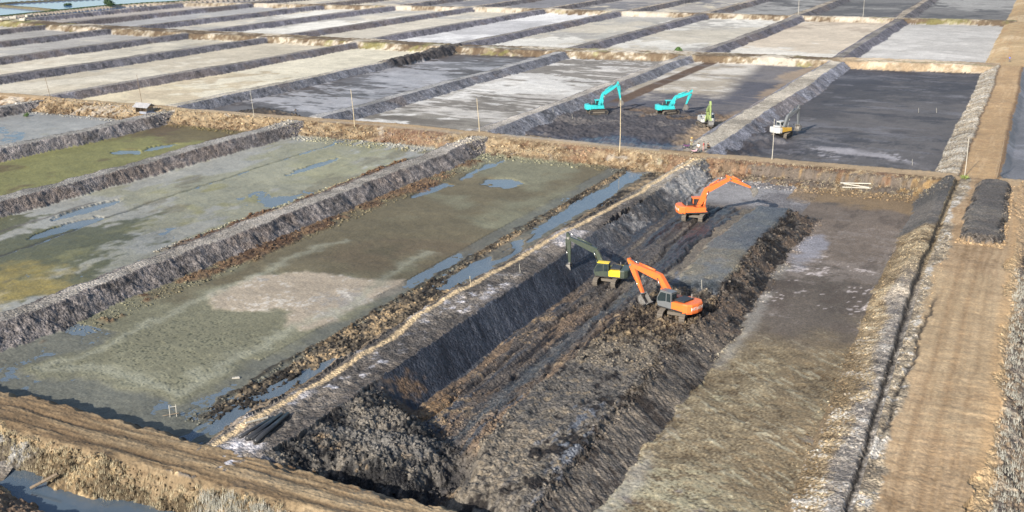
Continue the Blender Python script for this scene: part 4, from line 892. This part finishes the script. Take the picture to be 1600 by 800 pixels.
def motorbike(px, py, head, pc, label):
    P = place(px, py, 0); root = empty('motorbike', P, math.pi/2-R(head)); tag(root, label, 'motorbike', 'parked motorbikes')
    for x in (-.62, .62):
        bm = NEW()
        n = 16
        for k in range(n):
            a = 2*math.pi*k/n; b = 2*math.pi*(k+1)/n
            rod(bm, (x+.27*math.cos(a), 0, .3+.27*math.sin(a)), (x+.27*math.cos(b), 0, .3+.27*math.sin(b)), .045, seg=6)
        t = mesh_obj('wheel', bm, M_TYRE, root)
        bm = NEW(); rod(bm, (x, -.05, .3), (x, .05, .3), .09, seg=10)
        for k in range(6): a = math.pi*k/3; rod(bm, (x, 0, .3), (x+.25*math.cos(a), 0, .3+.25*math.sin(a)), .01, seg=4)
        mesh_obj('rim', bm, M_STEEL, t)
    bm = NEW(); prism(bm, [(-.75, .62), (-.35, .42), (.2, .38), (.42, .8), (.32, .85), (.1, .55), (-.2, .68), (-.8, .74)], -.12, .12); mesh_obj('body', bm, cl('p'+label[:9].replace(' ', '_'), pc), root, bevel=.03)
    bm = NEW(); prism(bm, [(-.7, .74), (-.15, .70), (-.15, .78), (-.7, .84)], -.13, .13); mesh_obj('saddle', bm, M_DARK, root, bevel=.02)
    bm = NEW(); rod(bm, (.62, .07, .3), (.38, .07, .98), .03); rod(bm, (.62, -.07, .3), (.38, -.07, .98), .03); rod(bm, (.36, -.33, 1.02), (.36, .33, 1.02), .025); mesh_obj('handlebar', bm, M_DARK, root)
    bm = NEW(); box(bm, (.45, 0, .9), (.14, .18, .18)); mesh_obj('headlight', bm, M_WHITEP, root, bevel=.04)
    bm = NEW(); box(bm, (-.02, 0, .34), (.42, .24, .26)); mesh_obj('engine', bm, M_DARK, root, bevel=.03)
motorbike(1074, 232, 100, (.10, .03, .10), 'dark purple motorbike parked left of the workers at the causeway edge')
motorbike(1086, 240, 70, (.55, .36, .42), 'pink motorbike parked in front of the worker in white')

# ------------------------------------------------------------------ bushes and debris
M_LEAF = simple('bush_leaf', (.07, .14, .03), .7, 0, .4, 2); M_STEM = simple('bush_stem', (.12, .09, .06), .9)
M_LEAFD = simple('mangrove_leaf', (.035, .07, .03), .7, 0, .4, 2)
def leafy(bm, c, r, n, ls, rg):
    for _ in range(n):
        d = Vector([rg.gauss(0, 1) for _ in range(3)]).normalized()*(rg.random()**.4); p = Vector(c)+Vector((d.x*r[0], d.y*r[1], d.z*r[2]))
        a = Vector([rg.gauss(0, 1) for _ in range(3)]).normalized()*ls; b = a.cross(Vector([rg.gauss(0, 1) for _ in range(3)])).normalized()*ls*.6
        bm.faces.new([bm.verts.new(p-a), bm.verts.new(p+b), bm.verts.new(p+a), bm.verts.new(p-b)])
rg = random.Random(5)
def bush(px, py, r, n, label, mat=None, ls=.16, z0=0, group=None):
    P = place(px, py, z0); root = empty('bush', P); tag(root, label, 'bush', group)
    bm = NEW()
    for k in range(6): leafy(bm, (rg.uniform(-.5, .5)*r, rg.uniform(-.5, .5)*r*.7, rg.uniform(.25, .7)*r), (r*.55, r*.5, r*.42), n//6, ls, rg)
    mesh_obj('foliage', bm, mat or M_LEAF, root)
    bm = NEW()
    for k in range(5): rod(bm, (0, 0, -.1), (rg.uniform(-.5, .5)*r, rg.uniform(-.4, .4)*r, r*.7), .04, .015, 5)
    mesh_obj('stem', bm, M_STEM, root)
bush(1058, 80, 1.9, 500, 'round green bush on the far causeway behind the ponds', ls=.25)
bush(172, 9, 3.4, 500, 'dark bush rising from the green bank at the blue fish ponds', M_LEAFD, .45)
bush(106, 11, 2.2, 300, 'low bush on the green bank left of the taller dark bush', M_LEAFD, .4)
bush(41, 182, .9, 160, 'small bright green bush at the water edge left of the shack', ls=.14, z0=-1.6)
bush(1507, 279, .8, 160, 'green weeds round the foot of the pale pole at the junction', simple('weed_leaf', (.20, .25, .07), .8, 0, .3, 2), .12)
for i, (px_, py_) in enumerate(((8, 32), (20, 30), (36, 33), (46, 30))):
    P = place(px_, py_, 0); bm = NEW(); box(bm, (0, 0, .6), (rg.uniform(2, 4), 1.5, 1.1), rg.uniform(0, 3)); box(bm, (.8, .5, 1.2), (1.4, 1.2, .5), rg.uniform(0, 3)); o = mesh_obj('salt_sack_pile', bm, M_WST, None, bevel=.25); o.location = P
    tag(o, ('leftmost white pile below the green bank at the upper left corner', 'second white pile from the left below the green bank', 'third white pile from the left below the green bank', 'rightmost white pile below the green bank at the upper left corner')[i], 'pile', 'white piles at the upper left')

# ------------------------------------------------------------------ loose clods, straw (nobody could count them)
def clods(name, pts, sizes, mat):
    pts = np.array(pts); n = len(pts)
    bm = bmesh.new(); bmesh.ops.create_icosphere(bm, subdivisions=1, radius=1); V = np.array([v.co[:] for v in bm.verts]); Fc = np.array([[v.index for v in f.verts] for f in bm.faces]); bm.free()
    uq, vq = UV(pts[:, 0], pts[:, 1]); zz, _r, cq, rq = field(uq, vq)
    sc_ = sizes[:, None, None]*rng.uniform(.55, 1.3, (n, 1, 3)); jit = rng.uniform(.75, 1.25, (n, len(V), 1))
    a = rng.uniform(0, 6.28, n); c_, s_ = np.cos(a)[:, None], np.sin(a)[:, None]
    Q = V[None]*sc_*jit; X_ = Q[..., 0]*c_-Q[..., 1]*s_; Y_ = Q[..., 0]*s_+Q[..., 1]*c_
    Pn = np.stack([X_+pts[:, 0:1], Y_+pts[:, 1:2], Q[..., 2]*.8+zz[:, None]+sizes[:, None]*.15], -1).reshape(-1, 3)
    Fa = (Fc[None]+np.arange(n)[:, None, None]*len(V)).reshape(-1, 3)
    me = bpy.data.meshes.new(name); me.vertices.add(len(Pn)); me.vertices.foreach_set('co', Pn.astype(np.float32).ravel()); me.loops.add(len(Fa)*3); me.loops.foreach_set('vertex_index', Fa.astype(np.int32).ravel())
    me.polygons.add(len(Fa)); me.polygons.foreach_set('loop_start', np.arange(0, len(Fa)*3, 3, dtype=np.int32)); me.update(calc_edges=True); me.materials.append(MATS['mud'])
    ca_ = me.color_attributes.new('albedo', 'FLOAT_COLOR', 'POINT'); cc_ = np.repeat(np.concatenate([np.clip(cq*rng.uniform(.75, 1.3, (n, 1)), .01, .8), rq[:, None]], 1), len(V), 0); ca_.data.foreach_set('color', cc_.astype(np.float32).ravel())
    o = bpy.data.objects.new(name, me); col.objects.link(o); tag(o, kind='stuff'); return o
def strip(u0, u1, v0, v1, n, smin, smax):
    u_ = rng.uniform(u0, u1, n); v_ = rng.uniform(v0, v1, n); x_, y_ = W(u_, v_)
    return np.stack([x_, y_], 1), smin+(smax-smin)*rng.random(n)**3
CM1 = CM2 = CM3 = None
p, s_ = strip(-63.6, -58.5, 66, 110, 2800, .04, .22); clods('spoil_clods', p, s_, CM1)
p, s_ = strip(-63.4, -62.0, 110, 180, 1300, .04, .22); clods('spoil_clods', p, s_, CM1)
p, s_ = strip(-91, -87.3, 78, 176, 2400, .05, .22); clods('spoil_clods', p, s_, CM1)
p, s_ = strip(-102.6, -101.2, 104, 168, 1200, .08, .28); clods('spoil_clods', p, s_, CM1)
p, s_ = strip(-50, -37, 61, 78, 4000, .03, .20); clods('mud_clods', p, s_, CM2)
p, s_ = strip(-47, -37.5, 78, 122, 1800, .03, .16); clods('mud_clods', p, s_, CM1)
p, s_ = strip(-37.5, -29.5, 92, 118, 2500, .04, .22); clods('mud_clods', p, s_, CM1)
p, s_ = strip(-30.2, -28.6, 62, 158, 2200, .04, .20); clods('mud_clods', p, s_, CM1)
p, s_ = strip(-29, -25, 100, 158, 1200, .04, .20); clods('mud_clods', p, s_, CM1)
p, s_ = strip(-14, -7, 62, 152, 3500, .03, .14); clods('berm_clods', p, s_, CM3)
p, s_ = strip(-210, -10, 175, 185, 5500, .08, .34); clods('bank_clods', p, s_, CM3)
p, s_ = strip(-88, -32, 53.2, 55.6, 2500, .04, .20); clods('bank_clods', p, s_, CM3)
p, s_ = strip(-6.6, -.6, 147.5, 150, 300, .05, .25); clods('mud_clods', p, s_, CM2)
p, s_ = strip(-1.6, -.5, 148, 185, 400, .05, .25); clods('mud_clods', p, s_, CM2)
p, s_ = strip(1, 6, 70, 150, 2500, .05, .22); clods('verge_clods', p, s_, CM1)
def straw(name, pts, h, mat, blades=9, spread=.14):
    zz = gz_many(pts); bm = NEW()
    for (x_, y_), z_ in zip(pts, zz):
        for _ in range(blades):
            a = random.uniform(0, 6.28); l = h*random.uniform(.5, 1.2); bx_ = x_+random.uniform(-spread, spread); by_ = y_+random.uniform(-spread, spread)
            dx, dy = math.cos(a)*l*.45, math.sin(a)*l*.45; wx, wy = -math.sin(a)*.018, math.cos(a)*.018
            bm.faces.new([bm.verts.new((bx_-wx, by_-wy, z_-.03)), bm.verts.new((bx_+wx, by_+wy, z_-.03)), bm.verts.new((bx_+dx, by_+dy, z_+l))])
    me = bpy.data.meshes.new(name); bm.to_mesh(me); bm.free(); me.materials.append(mat); o = bpy.data.objects.new(name, me); col.objects.link(o); tag(o, kind='stuff')
M_STRAW = simple('dry_straw', (.42, .36, .24), .9, 0, .3, 2); M_STRAWG = simple('grey_straw', (.40, .39, .34), .9, 0, .25, 2)
p, _ = strip(-84, -34, 52.9, 55.6, 1500, .1, .2); straw('dry_grass', p, .34, M_STRAW)
p, _ = strip(-52, -42, 52.6, 55.0, 500, .1, .2); straw('dry_grass', p, .6, M_STRAWG, 12, .2)
p, _ = strip(-205, -12, 178, 186.5, 2400, .1, .2); straw('dry_grass', p, .34, M_STRAW, 7, .25)
p, _ = strip(1.0, 4.5, 70, 140, 900, .1, .2); straw('dry_grass', p, .4, M_STRAWG, 9, .2)

# ------------------------------------------------------------------ water
M_W1 = water_mat('pond_water', (.17, .22, .27), clear=.40); M_W2 = water_mat('canal_water', (.10, .135, .17), clear=.2); M_W3 = water_mat('fish_pond_water', (.10, .22, .46), .01)
def water(u0, u1, v0, v1, z, mat, name='water'):
    bm = NEW(); bm.faces.new([bm.verts.new((*W(a, b), z)) for a, b in ((u0, v0), (u1, v0), (u1, v1), (u0, v1))]); o = mesh_obj(name, bm, mat); o['kind'] = 'structure'
water(-92, -57, 62, 182, -1.955, M_W1); water(-133, -98.5, 40, 182, -1.905, M_W1); water(-168, -141, 60, 180, -1.93, M_W1)
water(-206, -174, 60, 178, -1.86, M_W1)
water(-140, -20, 49.6, 54, -2.05, M_W2)
water(-900, -410, 200, 800, -1.0, M_W3)
print('total', round(time.time()-T0, 1))
